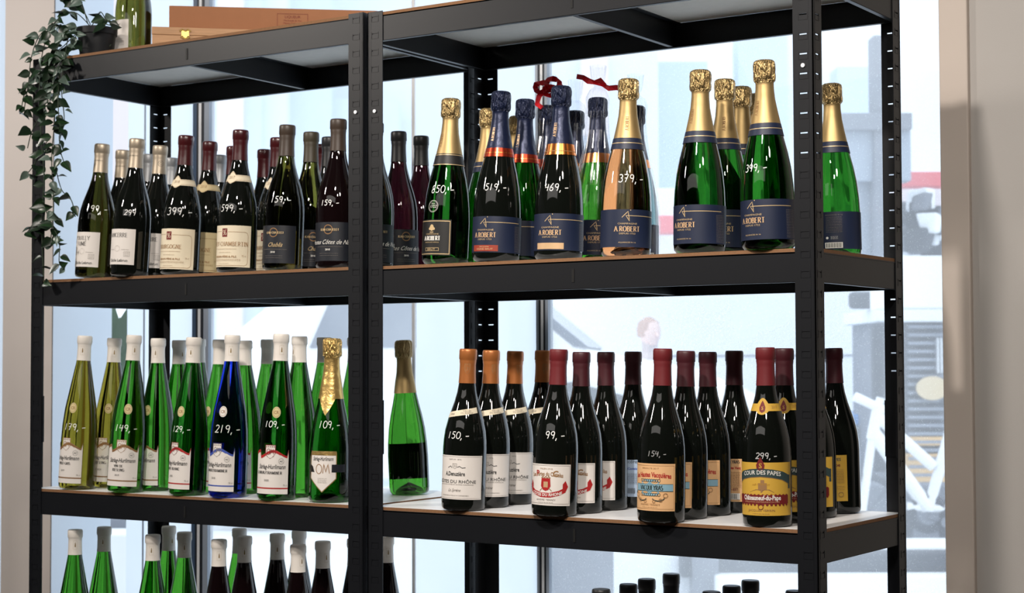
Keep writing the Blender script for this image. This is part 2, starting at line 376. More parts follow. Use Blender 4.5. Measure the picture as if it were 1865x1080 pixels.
# kiosk
building('grey news kiosk with ribbed shutter, orange bands and a round yellow emblem behind the bicycle', [
    ('roof_slab', SNOW, 1596, 562, 1800, 586, 12.0, 1.2), ('wall', EXG, 1606, 586, 1800, 905, 12.2, 1.0), ('orange_band', EXO, 1650, 795, 1730, 812, 12.15, .05), ('orange_band', EXO, 1650, 826, 1730, 880, 12.15, .05),
    ('white_bar', SNOW, 1708, 615, 1711, 680, 12.1, .05), ('white_bar', SNOW, 1714, 615, 1717, 680, 12.1, .05), ('dark_post', EXD, 1594, 590, 1612, 860, 11.9, .1)], name='kiosk', cat='kiosk')
kk = [o for o in COL.objects if o.name.startswith('kiosk')][0]
for i in range(20):
    mb = MB(); slab(mb, 1655, 592 + i * 15, 1722, 598 + i * 15, 12.15, .04); mb.build('shutter_slat', EXS, kk)
mb = MB(); c = at(1697, 707, 12.12); mb.lathe([(.001, 0), (.085, 0), (.085, .02), (.001, .02)], 24, capb=True, capt=True)
R_ = Matrix.Translation(c) @ Matrix.Rotation(YAW, 4, 'Z') @ Matrix.Rotation(pi / 2, 4, 'X') @ Matrix.Scale(1.35, 4, (1, 0, 0)); mb.v = [tuple(R_ @ Vector(v)) for v in mb.v]; mb.build('round_emblem', mat('emblem_cream', S(228, 206, 168), .6), kk)
# kerbs and granite blocks
building('low grey granite kerb wall with snow on top, in front of the bicycle', [
    ('granite_block', EXG, 1520, 885, 1640, 1000, 11.2, .4), ('granite_block', EXG, 1645, 885, 1800, 1000, 11.2, .4), ('snow_band', SNOW, 1480, 996, 1800, 1030, 9.6, .5),
    ('dark_strip', EXD, 1240, 1008, 1800, 1052, 9.2, .2), ('white_kerb', SNOW, 1306, 1050, 1800, 1200, 9.0, .3), ('granite_block', EXG, 1002, 990, 1118, 1200, 8.6, .3), ('white_slab', SNOW, 1110, 1000, 1268, 1200, 9.3, .3), ('grey_frame', EXG, 1264, 1010, 1310, 1200, 9.1, .3)], name='kerb_wall', cat='wall')

# bicycle
tbk = thing('white_bicycle', 'white city bicycle with thick frame tubes leaning outside the window by the right rack post', 'bicycle')
D = 10.6
def P(px, py, dd=0): return at(px, py, D + dd)
def bar(nm, a, b, r, m=BIKEW):
    mb = MB(); mb.tube([P(*a), P(*b)], r, 10); return mb.build(nm, m, tbk, smooth=True)
bar('down_tube', (1592, 790), (1690, 926), .045); bar('top_tube', (1600, 760), (1700, 850), .036); bar('seat_tube', (1690, 930), (1732, 780), .034)
bar('head_tube', (1600, 738), (1588, 800), .036); bar('fork', (1588, 800), (1566, 960), .028); bar('chain_stay', (1650, 922), (1800, 930), .028); bar('handlebar', (1556, 722), (1612, 748), .03); bar('stem', (1600, 738), (1604, 724), .026)
bar('seat_post', (1732, 780), (1742, 740), .016, EXG)
mb = MB(); c0 = P(1748, 735); mb.tube([c0 + CR * -.12, c0, c0 + CR * .14], [.02, .06, .08], 8); mb.build('saddle', EXD, tbk, smooth=True)
mb = MB(); mb.tube([P(1690, 940), P(1728, 952)], .02, 8); mb.tube([P(1724, 952, -.05), P(1724, 952, .1)], .035, 8); mb.build('crank', EXG, tbk, smooth=True)
for cx, nm in ((1560, 'front_wheel'), (1812, 'rear_wheel')):
    c0 = P(cx, 960); pts = [c0 + (CR * cos(a) + Vector((0, 0, 1)) * sin(a)) * .33 for a in [2 * pi * k / 36 for k in range(37)]]
    mb = MB(); mb.tube(pts, .022, 8, cap=False)
    for k in range(14): a = 2 * pi * k / 14; mb.tube([c0, c0 + (CR * cos(a) + Vector((0, 0, 1)) * sin(a)) * .32], .003, 4)
    mb.build(nm, EXD, tbk, smooth=True)
mb = MB(); c0 = P(1690, 935); pts = [c0 + (CR * cos(a) + Vector((0, 0, 1)) * sin(a)) * .10 for a in [2 * pi * k / 24 for k in range(25)]]; mb.tube(pts, .03, 6, cap=False); mb.build('chainring', EXD, tbk, smooth=True)

# passer-by
def person(loc, rz):
    t = thing('person', 'fair-haired person in a light coat walking between the white car and the van', 'person', loc, rz)
    V = [(0, 0, .95), (0, 0, 1.15), (0, 0, 1.38), (0, 0, 1.46), (0, .0, 1.56), (0, -.01, 1.68), (-.10, 0, .9), (-.11, .05, .5), (-.11, .10, .09), (-.11, .0, .04), (.10, 0, .9), (.11, -.08, .5), (.11, -.1, .09), (.11, -.22, .04),
         (-.19, 0, 1.37), (-.24, .04, 1.1), (-.23, -.06, .86), (-.22, -.1, .78), (.19, 0, 1.37), (.24, -.03, 1.1), (.23, -.12, .88), (.22, -.15, .80)]
    E_ = [(0, 1), (1, 2), (2, 3), (3, 4), (4, 5), (0, 6), (6, 7), (7, 8), (8, 9), (0, 10), (10, 11), (11, 12), (12, 13), (2, 14), (14, 15), (15, 16), (16, 17), (2, 18), (18, 19), (19, 20), (20, 21)]
    Rr = [.15, .13, .14, .06, .085, .075, .09, .06, .045, .04, .09, .06, .045, .04, .06, .048, .035, .035, .06, .048, .035, .035]
    me = bpy.data.meshes.new('body'); me.from_pydata(V, E_, []); o = link('body', me, mat('coat_light', S(206, 190, 188), .8), t)
    o.modifiers.new('skin', 'SKIN'); me.skin_vertices or None
    if not me.skin_vertices:
        bm = bmesh.new(); bm.from_mesh(me); bm.verts.layers.skin.verify(); bm.to_mesh(me); bm.free()
    for sv, r_ in zip(me.skin_vertices[0].data, Rr): sv.radius = (r_, r_ * .85)
    me.skin_vertices[0].data[0].use_root = True
    s2 = o.modifiers.new('sub', 'SUBSURF'); s2.levels = 1; s2.render_levels = 1
    mb = MB(); mb.lathe([(.01, -.11), (.06, -.09), (.085, -.02), (.09, .04), (.07, .10), (.01, .125)], 16, c=(0, -.005, 1.62)); mb.tube([(0, -.085, 1.63), (0, -.11, 1.60)], [.012, .014], 6); mb.build('head', mat('skin', S(242, 210, 200), .6), t, smooth=True)
    mb = MB(); mb.lathe([(.093, -.02), (.100, .04), (.085, .10), (.03, .14), (.001, .145)], 16, c=(0, .012, 1.62)); mb.build('hair', mat('hair_ginger', S(196, 160, 146), .8), t, smooth=True)
pp = at(1183, 600, 14.0); person((pp.x, pp.y, gz), 1.2)

# broad leaf plant on the sill outside the slit
# (leaves seen through the clear slit in the left window)
LEAFG = mat('leaf_broad_green', S(44, 88, 40), .4, noise=(8, .2)); 
tp = thing('broad_leaf_plant', 'tall potted plant with big glossy green leaves behind the narrow clear window strip', 'plant', (-2.62, 1.12, 0))
def leaf_mesh(L, W_, fold=.15, bend=.25, n=8, nm='leaf'):
    vs = []; fs = []
    for i in range(n + 1):
        t = i / n; wd = W_ * (math.sin(pi * t ** .72) ** .95) * (1.12 - .3 * t) * .5 if 0 < t < 1 else .0004; z = -bend * L * t * t
        for k, s_ in enumerate((-1, 0, 1)): vs.append((s_ * wd, t * L, z + abs(s_) * fold * wd * 2))
    for i in range(n):
        for k in range(2): a = i * 3 + k; fs.append((a, a + 1, a + 4, a + 3))
    return pydata(nm, vs, fs)
def orient(o, base, direction, roll=0, s=1):
    y = Vector(direction).normalized(); z = Vector((.50, -.75, .30)); z = (z - y * z.dot(y)).normalized(); x = y.cross(z)   # blades face the room, as hanging leaves do
    from mathutils import Quaternion
    q = Matrix((x, y, z)).transposed().to_quaternion(); o.rotation_mode = 'QUATERNION'
    o.rotation_quaternion = q @ Quaternion((0, 1, 0), roll); o.location = base; o.scale = (s, s, s)
LM = leaf_mesh(.30, .085, .2, .12)
def at_y(px, py, Y):
    v = CF + CR * ((px - 932.5) / 3099.) - CU * ((py - 540) / 3099.); return SURVEY + v * ((Y - SURVEY.y) / v.y)
mb = MB(); 
rootp = Vector((-2.62, 1.12, 0))
stalks = []
for (bx, by), (tx, ty) in (((210, 770), (208, 548)), ((224, 800), (221, 575)), ((214, 650), (240, 540)), ((226, 860), (232, 640))):
    a = at_y(bx, by, 1.12) - rootp; b = at_y(tx, ty, 1.12) - rootp
    o = link('leaf', LM, LEAFG, tp, True); orient(o, a, b - a, random.uniform(-.4, .4) + (pi * 0), (b - a).length / .30)
    mb.tube([(0, 0, -1.2), (a.x * .5, 0, -.7), tuple(a)], .006, 6)
mb.build('stem', LEAFG, tp, smooth=True)
mb = MB(); mb.lathe([(.09, -1.55), (.12, -1.25), (.125, -1.25), (.125, -1.22), (.11, -1.22), (.10, -1.26)], 24, capb=True, capt=True); mb.build('pot', EXG, tp, smooth=True)

# ---------------------------------------------------------------- racks
SP = .0318; Z0 = .342
BOARDS = (.4785, 0.0, -.4479, -.862, -1.27)
ZTOP = .4785 + .002; ZBOT = -1.338; FW = .0348; TH = .0016
def flange(mb, ax, sgn, x0, y0, zopen=-9):
    """one perforated leg of an angle post; ax 'x' spans x, 'y' spans y from the corner (x0,y0)"""
    a0, a1 = .0105, .0235                            # slot span measured from corner
    def bx(u0, u1, z0, z1, p0=0, p1=TH):
        U = sorted((u0 * sgn[0], u1 * sgn[0])); Vv = sorted((p0 * sgn[1], p1 * sgn[1]))
        if ax == 'x': mb.box(x0 + U[0], y0 + Vv[0], z0, x0 + U[1], y0 + Vv[1], z1)
        else: mb.box(x0 + Vv[0], y0 + U[0], z0, x0 + Vv[1], y0 + U[1], z1)
    bx(0, a0, ZBOT, ZTOP); bx(a1, FW, ZBOT, ZTOP)
    k = -4; zs = []
    z = Z0 + SP * 4
    prev = ZTOP
    while z > ZBOT + .02:
        bx(a0, a1, z + .0018, prev); 
        if z < zopen: bx(a0, a1, z - .0004, z + .0018, TH * .6, TH)
        # rolled lip under each slot, standing a little proud
        bx(a0 - .001, a1 + .001, z - .0085, z - .0078, -.0005, 0); bx(a0 - .0018, a0 - .001, z - .0085, z + .004, -.0005, 0); bx(a1 + .001, a1 + .0018, z - .0085, z + .004, -.0005, 0)
        prev = z - .0004; z -= SP
    bx(a0, a1, ZBOT, prev)
    bx(.0072, .0078, ZBOT, ZTOP, -.0003, 0); bx(.0030, .0036, ZBOT, ZTOP, -.0003, 0)
def rack(label, loc, rz, W, D, name='shelving_rack'):
    W_left = loc[0] < -.5
    t = thing(name, label, 'shelf', loc, rz, None)
    for (sx, x0) in ((1, -W), (-1, 0)):
        for (sy, y0) in ((1, 0), (-1, D)):
            mb = MB(); zo = (.12 if (not W_left and sx < 0) else 9) if sy > 0 else (-.2 if not W_left else .25); flange(mb, 'x', (sx, sy), x0, y0, zo); flange(mb, 'y', (sy, sx), x0, y0, zo)
            post = mb.build('post', BLK, t)
            mb = MB(); zj = -.30
            for q in (0, 1):
                u0, u1 = .004, FW + .001
                if q == 0: mb.box(min(x0 + sx * u0, x0 + sx * u1), min(y0 + sy * TH, y0 + sy * 2 * TH), zj - .05, max(x0 + sx * u0, x0 + sx * u1), max(y0 + sy * TH, y0 + sy * 2 * TH), zj + .05)
                else: mb.box(min(x0 + sx * TH, x0 + sx * 2 * TH), min(y0 + sy * u0, y0 + sy * u1), zj - .05, max(x0 + sx * TH, x0 + sx * 2 * TH), max(y0 + sy * u0, y0 + sy * u1), zj + .05)
            mb.build('joining_sleeve', BLK, post)
            mb = MB()
            zh = Z0 - SP * 2 + .0135
            cx = x0 + sx * .017; mb.lathe([(.0001, 0), (.0034, 0), (.0034, .0016), (.0001, .0016)], 12, c=(0, 0, 0))
            Rm = Matrix.Translation((cx, y0 - sy * .0008, zh)) @ Matrix.Rotation(pi / 2, 4, 'X'); mb.v = [tuple(Rm @ Vector(v)) for v in mb.v]
            mb.build('rivet', mat('rivet_zinc', S(240, 242, 246), .4, metal=.3), post)  # white disc: daylight through a post hole, put into the colour
    hb = .0488; bt = .0058
    for z in BOARDS:
        zt = z - bt; zb = zt - hb
        mb = MB(); mb.box(-W + .003, .003, zt, -.003, D - .003, z, 0); bo = mb.build('shelf_board', [MDF, MDFW, MDFU], t)
        for p in bo.data.polygons:
            if p.normal.z > .9: p.material_index = 1
            elif p.normal.z < -.9: p.material_index = 2
        def beam(nm, y, s):
            mb = MB(); mb.box(-W + .004, min(y, y + s * .0014), zb, -.004, max(y, y + s * .0014), zt)
            mb.box(-W + .004, min(y, y + s * .010), zb, -.004, max(y, y + s * .010), zb + .0014)
            mb.box(-W + .004, min(y, y + s * .0022), zt - .0026, -.004, max(y, y + s * -.0008), zt - .0004)
            return mb.build(nm, BLK, t, bev=.0006)
        f_ = beam('front_beam', .0018, 1); b_ = beam('rear_beam', D - .0018, -1)
        for y in (.0016, ):
            mb = MB(); mb.box(-W / 2 - .0025, y - .0008, zb + .012, -W / 2 + .0022, y, zt - .014); mb.build('hook_slot', mat('slot_dark', (.003, .003, .003), .6), f_)
        for nm, x, s in (('side_beam', -.0018, -1), ('side_beam', -W + .0018, 1)):
            mb = MB(); mb.box(min(x, x + s * .0014), .004, zb, max(x, x + s * .0014), D - .004, zt)
            mb.box(min(x, x + s * .010), .004, zb, max(x, x + s * .010), D - .004, zb + .0014)
            mb.box(min(x, x + s * .0022), .004, zt - .0026, max(x, x - s * .0008), D - .004, zt - .0004)
            mb.build(nm, BLK, t, bev=.0006)
        mb = MB(); xc = -W / 2
        mb.box(xc - .0008, .0034, zb + .002, xc + .0008, D - .0034, zt); mb.box(xc - .010, .0034, zb + .002, xc + .0008, D - .0034, zb + .0036); mb.box(xc, .0034, zt - .0016, xc + .012, D - .0034, zt)
        mb.build('centre_bar', BLK, t, bev=.0005)
    return t
rack('black metal shelving rack on the right holding champagne and red wine', (0, 0, 0), 0, .9, .3879)
rack('black metal shelving rack on the left with ivy hanging over its post', (-.907, -.0055, .0009), .0112, .9041, .3879)

# ---------------------------------------------------------------- lettering
_tc = bpy.data.curves.new('txt', 'FONT'); _to = bpy.data.objects.new('txt', _tc); _tc.resolution_u = 2
_glyph = {}
def text_polys(s, bold=0.0):
    k = (s, bold)
    if k in _glyph: return _glyph[k]
    _tc.body = s; _tc.offset = bold; _tc.size = 1
    me = _to.to_mesh(); vs = np.array([(v.co.x, v.co.y) for v in me.vertices]) if len(me.vertices) else np.zeros((0, 2)); fs = [tuple(p.vertices) for p in me.polygons]
    _to.to_mesh_clear(); _glyph[k] = (vs, fs); return _glyph[k]
# hand made capitals with serifs: strokes in a unit box (width, list of polylines)
def arc(cx, cy, rx, ry, a0, a1, n=10): return [(cx + rx * cos(math.radians(a0 + (a1 - a0) * i / n)), cy + ry * sin(math.radians(a0 + (a1 - a0) * i / n))) for i in range(n + 1)]
CAPS = {
 'A': (.72, [[(.0, 0), (.34, 1)], [(.34, 1), (.68, 0)], [(.14, .36), (.54, .36)]]), 'B': (.62, [[(.1, 0), (.1, 1)], [(.1, 1)] + arc(.3, .76, .2, .24, 90, -90) + [(.1, .52)], [(.1, .52)] + arc(.32, .26, .24, .26, 90, -90) + [(.1, 0)]]),
 'C': (.70, [arc(.38, .5, .34, .5, 45, 315, 16)]), 'D': (.72, [[(.1, 0), (.1, 1)], [(.1, 1)] + arc(.28, .5, .36, .5, 90, -90) + [(.1, 0)]]), 'E': (.6, [[(.1, 0), (.1, 1)], [(.1, 1), (.52, 1)], [(.1, .52), (.44, .52)], [(.1, 0), (.54, 0)]]),
 'F': (.56, [[(.1, 0), (.1, 1)], [(.1, 1), (.52, 1)], [(.1, .52), (.42, .52)]]), 'G': (.76, [arc(.38, .5, .34, .5, 45, 345, 16), [(.70, .40), (.70, .05)], [(.48, .42), (.74, .42)]]), 'H': (.76, [[(.1, 0), (.1, 1)], [(.62, 0), (.62, 1)], [(.1, .52), (.62, .52)]]),
 'I': (.3, [[(.13, 0), (.13, 1)]]), 'L': (.56, [[(.1, 0), (.1, 1)], [(.1, 0), (.52, 0)]]), 'M': (.88, [[(.1, 0), (.1, 1)], [(.1, 1), (.42, .1)], [(.42, .1), (.74, 1)], [(.74, 1), (.74, 0)]]), 'N': (.76, [[(.1, 0), (.1, 1)], [(.1, 1), (.62, 0)], [(.62, 0), (.62, 1)]]),
 'O': (.78, [arc(.38, .5, .34, .5, 0, 360, 20)]), 'P': (.6, [[(.1, 0), (.1, 1)], [(.1, 1)] + arc(.3, .74, .22, .26, 90, -90) + [(.1, .48)]]), 'Q': (.78, [arc(.38, .5, .34, .5, 0, 360, 20), [(.42, .2), (.72, -.12)]]), 'R': (.68, [[(.1, 0), (.1, 1)], [(.1, 1)] + arc(.3, .75, .22, .25, 90, -90) + [(.1, .5)], [(.28, .5), (.62, 0)]]),
 'S': (.56, [arc(.27, .75, .20, .24, 40, 250, 10) + arc(.27, .27, .22, .26, 80, -140, 10)]), 'T': (.64, [[(.3, 0), (.3, 1)], [(.02, 1), (.58, 1)]]), 'U': (.76, [[(.1, 1), (.1, .3)] + arc(.36, .3, .26, .3, 180, 360) + [(.62, 1)]]), 'V': (.7, [[(.02, 1), (.34, 0)], [(.34, 0), (.66, 1)]]), 'W': (1.0, [[(.02, 1), (.25, 0)], [(.25, 0), (.48, 1)], [(.48, 1), (.72, 0)], [(.72, 0), (.95, 1)]]), 'Z': (.6, [[(.06, 1), (.54, 1)], [(.54, 1), (.06, 0)], [(.06, 0), (.56, 0)]]), 'J': (.5, [[(.34, 1), (.34, .2)] + arc(.2, .2, .14, .2, 0, -120, 6)]),
 'Y': (.68, [[(.02, 1), (.33, .48)], [(.64, 1), (.33, .48)], [(.33, .48), (.33, 0)]]),
 '.': (.26, [[(.08, .03), (.14, .03)]]), '-': (.4, [[(.06, .42), (.32, .42)]]), ' ': (.36, []), 'É': (.6, [[(.1, 0), (.1, 1)], [(.1, 1), (.52, 1)], [(.1, .52), (.44, .52)], [(.1, 0), (.54, 0)], [(.25, 1.12), (.4, 1.25)]]), 'Ô': (.78, [arc(.38, .5, .34, .5, 0, 360, 20), [(.25, 1.12), (.38, 1.24), (.51, 1.12)]]),
}
HAND = {'0': [arc(.3, .4, .26, .4, 80, 430, 12)], '1': [[(.25, .8), (.2, 0)]], '2': [arc(.27, .58, .22, .2, 160, -20, 8) + [(.1, .05), (.0, .02), (.5, .04)]], '3': [arc(.24, .6, .2, .19, 140, -80, 8), arc(.24, .22, .24, .22, 90, -140, 8)],
        '4': [[(.1, .8), (.02, .38), (.5, .42)], [(.42, .75), (.36, 0)]], '5': [[(.48, .8), (.14, .8), (.1, .48)] + arc(.22, .26, .24, .25, 100, -140, 8)], '6': [[(.4, .85), (.15, .5)] + arc(.25, .2, .2, .2, 150, -200, 10)], '7': [[(.02, .78), (.45, .8), (.2, 0)], [(.1, .42), (.4, .42)]],
        '8': [arc(.25, .6, .16, .2, -90, 270, 10), arc(.25, .19, .2, .2, 90, 450, 10)], '9': [arc(.26, .58, .2, .2, 20, 380, 10) + [(.42, .3), (.34, 0)]], ',': [[(.12, .06), (.04, -.2)]], '-': [[(.0, .3), (.4, .34)]], '.': [[(.05, .02), (.12, .04)]], ' ': []}
def strip(pts, wf):
    """ribbon along a polyline; wf(angle)->width"""
    V = []; F = []
    n = len(pts)
    for i in range(n):
        a = pts[max(0, i - 1)]; b = pts[min(n - 1, i + 1)]
        dx, dy = b[0] - a[0], b[1] - a[1]; l = math.hypot(dx, dy) or 1e-6; h = wf(math.atan2(dy, dx)) / 2
        nx, ny = -dy / l * h, dx / l * h; V += [(pts[i][0] + nx, pts[i][1] + ny), (pts[i][0] - nx, pts[i][1] - ny)]
    for i in range(n - 1): F.append((2 * i, 2 * i + 1, 2 * i + 3, 2 * i + 2))
    return V, F
class Print:
    """flat print in label millimetres, later wrapped on the bottle"""
    def __init__(s): s.items = []                # (verts[(u,v)], faces, material)
    def put(s, V, F, m): s.items.append((V, F, m))
    def rect(s, x0, y0, x1, y1, m):
        n = max(1, int(abs(x1 - x0) / 4)); V = []; F = []
        for i in range(n + 1): x = x0 + (x1 - x0) * i / n; V += [(x, y0), (x, y1)]
        for i in range(n): F.append((2 * i, 2 * i + 2, 2 * i + 3, 2 * i + 1))
        s.put(V, F, m)
    def frame(s, x0, y0, x1, y1, w_, m): s.rect(x0, y0, x1, y0 + w_, m); s.rect(x0, y1 - w_, x1, y1, m); s.rect(x0, y0, x0 + w_, y1, m); s.rect(x1 - w_, y0, x1, y1, m)
    def line(s, pts, w_, m):
        P2 = []
        for (a, b) in zip(pts[:-1], pts[1:]):
            n = max(1, int(math.hypot(b[0] - a[0], b[1] - a[1]) / 4)); P2 += [(a[0] + (b[0] - a[0]) * i / n, a[1] + (b[1] - a[1]) * i / n) for i in range(n)]
        P2.append(pts[-1]); V, F = strip(P2, lambda a: w_); s.put(V, F, m)
    def ring(s, cx, cy, r, w_, m, ry=None): s.line(arc(cx, cy, r, ry or r, 0, 360, 24), w_, m)
    def disc(s, cx, cy, r, m, ry=None): s.put([(cx, cy)] + arc(cx, cy, r, ry or r, 0, 360, 20), [(0, i, i + 1) for i in range(1, 21)], m)
    def poly(s, pts, m):
        n = len(pts); c = (sum(p[0] for p in pts) / n, sum(p[1] for p in pts) / n); V = [c]
        for i in range(n):
            a, b = pts[i], pts[(i + 1) % n]; V += [a, ((a[0] + b[0]) / 2, (a[1] + b[1]) / 2)]
        s.put(V, [(0, i, i % (2 * n) + 1) for i in range(1, 2 * n + 1)], m)
    def text(s, t, x, y, h, m, al='c', bold=.0, shear=0, sx=1, arcr=0, rot=0):
        vs, fs = text_polys(t, bold)
        if not len(vs): return
        k = h / .70; v = vs * [k * sx, k]; v[:, 0] += v[:, 1] * shear; w_ = v[:, 0].max()
        v[:, 0] -= {'c': w_ / 2, 'l': 0, 'r': w_}[al]
        if arcr: v[:, 1] += -(v[:, 0] ** 2) / (2 * arcr)
        if rot: v = np.stack([-v[:, 1], v[:, 0]], 1)
        s.put([(a + x, b + y) for a, b in v], fs, m)
    def serif(s, t, x, y, h, m, al='c', thick=.15, thin=.055, sp=.08, sx=1, rot=0, arcr=0):
        wd = sum(CAPS[c][0] + sp for c in t) * h * sx; x0 = {'c': -wd / 2, 'l': 0, 'r': -wd}[al]
        wf = lambda a: (thin + (thick - thin) * abs(sin(a)) ** 1.3) * h
        for c in t:
            W_, pl = CAPS[c]
            for p in pl:
                V, F = strip([(q[0] * h * sx, q[1] * h) for q in p], wf)
                if len(p) == 2 or c in 'PRDBFEH':
                    for q in (p[0], p[-1]):
                        if q[1] in (0, 1) and abs(p[0][1] - p[-1][1]) > .5:
                            V2 = [((q[0] - .14) * h * sx, q[1] * h - (thin * h if q[1] else 0)), ((q[0] + .14) * h * sx, q[1] * h - (thin * h if q[1] else 0)), ((q[0] + .14) * h * sx, q[1] * h + (0 if q[1] else thin * h)), ((q[0] - .14) * h * sx, q[1] * h + (0 if q[1] else thin * h))]
                            s.put([s._t(a + x0, b, x, y, rot, arcr) for a, b in V2], [(0, 1, 2, 3)], m)
                s.put([s._t(a + x0, b, x, y, rot, arcr) for a, b in V], F, m)
            x0 += (W_ + sp) * h * sx
    def _t(s, a, b, x, y, rot, arcr):
        if arcr: b = b - a * a / (2 * arcr)
        return (x - b, y + a) if rot else (x + a, y + b)
    def hand(s, t, x, y, h, m, w_=1.45, sp=.62, slope=0):
        n = len(t); x0 = x - n * sp * h / 2
        for i, c in enumerate(t):
            o = (x0 + i * sp * h, y + slope * i * h)
            for p in HAND[c]:
                V, F = strip([(o[0] + q[0] * h + q[1] * .12 * h, o[1] + q[1] * h) for q in p], lambda a: w_); s.put(V, F, m)
    def lines(s, x0, x1, y0, y1, n, m, w_=.45):   # small print seen as rows of tiny words
        rnd = random.Random(n + int(x0 * 7))
        for i in range(n):
            y = y1 - (y1 - y0) * i / max(1, n - 1); x = x0
            while x < x1:
                l = rnd.uniform(1.5, 4.5); s.rect(x, y, min(x1, x + l), y + w_, m); x += l + .8
    def crest(s, x, y, w_, m1, m2, h=None):       # shield with a curly monogram
        h = h or w_ * 1.15
        s.poly([(x - w_ / 2, y + h / 2), (x - w_ / 2, y - h * .1), (x - w_ * .3, y - h * .35), (x, y - h / 2), (x + w_ * .3, y - h * .35), (x + w_ / 2, y - h * .1), (x + w_ / 2, y + h / 2)], m2)
        s.line([(x - w_ / 2, y + h / 2), (x - w_ / 2, y - h * .1), (x - w_ * .3, y - h * .35), (x, y - h / 2), (x + w_ * .3, y - h * .35), (x + w_ / 2, y - h * .1), (x + w_ / 2, y + h / 2), (x - w_ / 2, y + h / 2)], w_ * .07, m1)
        for i in range(5): s.disc(x - w_ * .38 + w_ * .19 * i, y + h * .38, w_ * .06, m1)
        s.line(arc(x - w_ * .18, y, w_ * .17, h * .22, 0, 360, 14), w_ * .06, m1); s.line([(x + w_ * .02, y - h * .2), (x + w_ * .08, y + h * .22), (x + w_ * .18, y - h * .1), (x + w_ * .28, y + h * .22), (x + w_ * .34, y - h * .18)], w_ * .06, m1)

# bottle silhouettes: (radius, height) in metres
PROF = {
 'b': [(.0, .012), (.025, .006), (.034, 0), (.0375, .001), (.0395, .005), (.040, .012), (.0402, .110), (.0395, .125), (.0375, .142), (.033, .161), (.0278, .177), (.0225, .193), (.0178, .211), (.0155, .226), (.0145, .245), (.0142, .262), (.0150, .266), (.0150, .283), (.0138, .285)],
 'a': [(.0, .012), (.025, .006), (.032, 0), (.0355, .001), (.0375, .005), (.038, .012), (.0381, .085), (.0376, .108), (.0366, .134), (.0330, .170), (.0262, .208), (.0200, .242), (.0160, .264), (.0142, .276), (.0136, .300), (.0140, .306), (.0140, .322), (.013, .3235)],
 'c': [(.0, .025), (.020, .012), (.034, 0), (.039, .001), (.0428, .006), (.0438, .014), (.044, .078), (.0428, .105), (.0398, .134), (.0350, .160), (.0290, .184), (.0242, .206), (.0195, .228), (.0160, .247), (.0145, .265), (.0142, .280), (.0155, .284), (.0155, .305), (.014, .309)],
}
PROF['e'] = PROF['b']; PROF['k'] = [(r * .93 if r > .02 else r, z) for r, z in PROF['c']]
HT = {'b': .288, 'a': .325, 'c': .312, 'e': .289, 'k': .315}
def rad(kind, z):
    p = PROF[kind][3:]; zs = [q[1] for q in p]; rs = [q[0] for q in p]; return float(np.interp(z, zs, rs))
def wrap_pts(kind, V, off, R0):
    out = []
    for (u, v) in V:
        a = u / 1000 / R0; z = v / 1000; r = rad(kind, z) + off; out.append((r * sin(a), -r * cos(a), z))
    return out
def print_mesh(kind, pr, off0=.0006, R0=None, name='lettering'):
    R0 = R0 or max(q[0] for q in PROF[kind]); mb = MB(); ms = []
    for i, (V, F, m) in enumerate(pr.items):
        if m not in ms: ms.append(m)
        mb.add(wrap_pts(kind, V, off0 + .000012 * i, R0), F, ms.index(m))
    me = mb.mesh(name)
    for m in ms: me.materials.append(m)
    return me
def paper_mesh(kind, x0, x1, bot, top, m, off=.0003, R0=None, nv=6, name='label', slant=0):
    R0 = R0 or max(q[0] for q in PROF[kind]); n = max(8, int((x1 - x0) / 3)); V = []; F = []
    for i in range(n + 1):
        u = x0 + (x1 - x0) * i / n; b = bot(u) if callable(bot) else bot; t = top(u) if callable(top) else top
        V += [(u, b + (t - b) * j / nv) for j in range(nv + 1)]
    for i in range(n):
        for j in range(nv): a = i * (nv + 1) + j; F.append((a, a + nv + 1, a + nv + 2, a + 1))
    me = pydata(name, wrap_pts(kind, V, off, R0), F); me.materials.append(m)
    for p in me.polygons: p.use_smooth = True
    return me
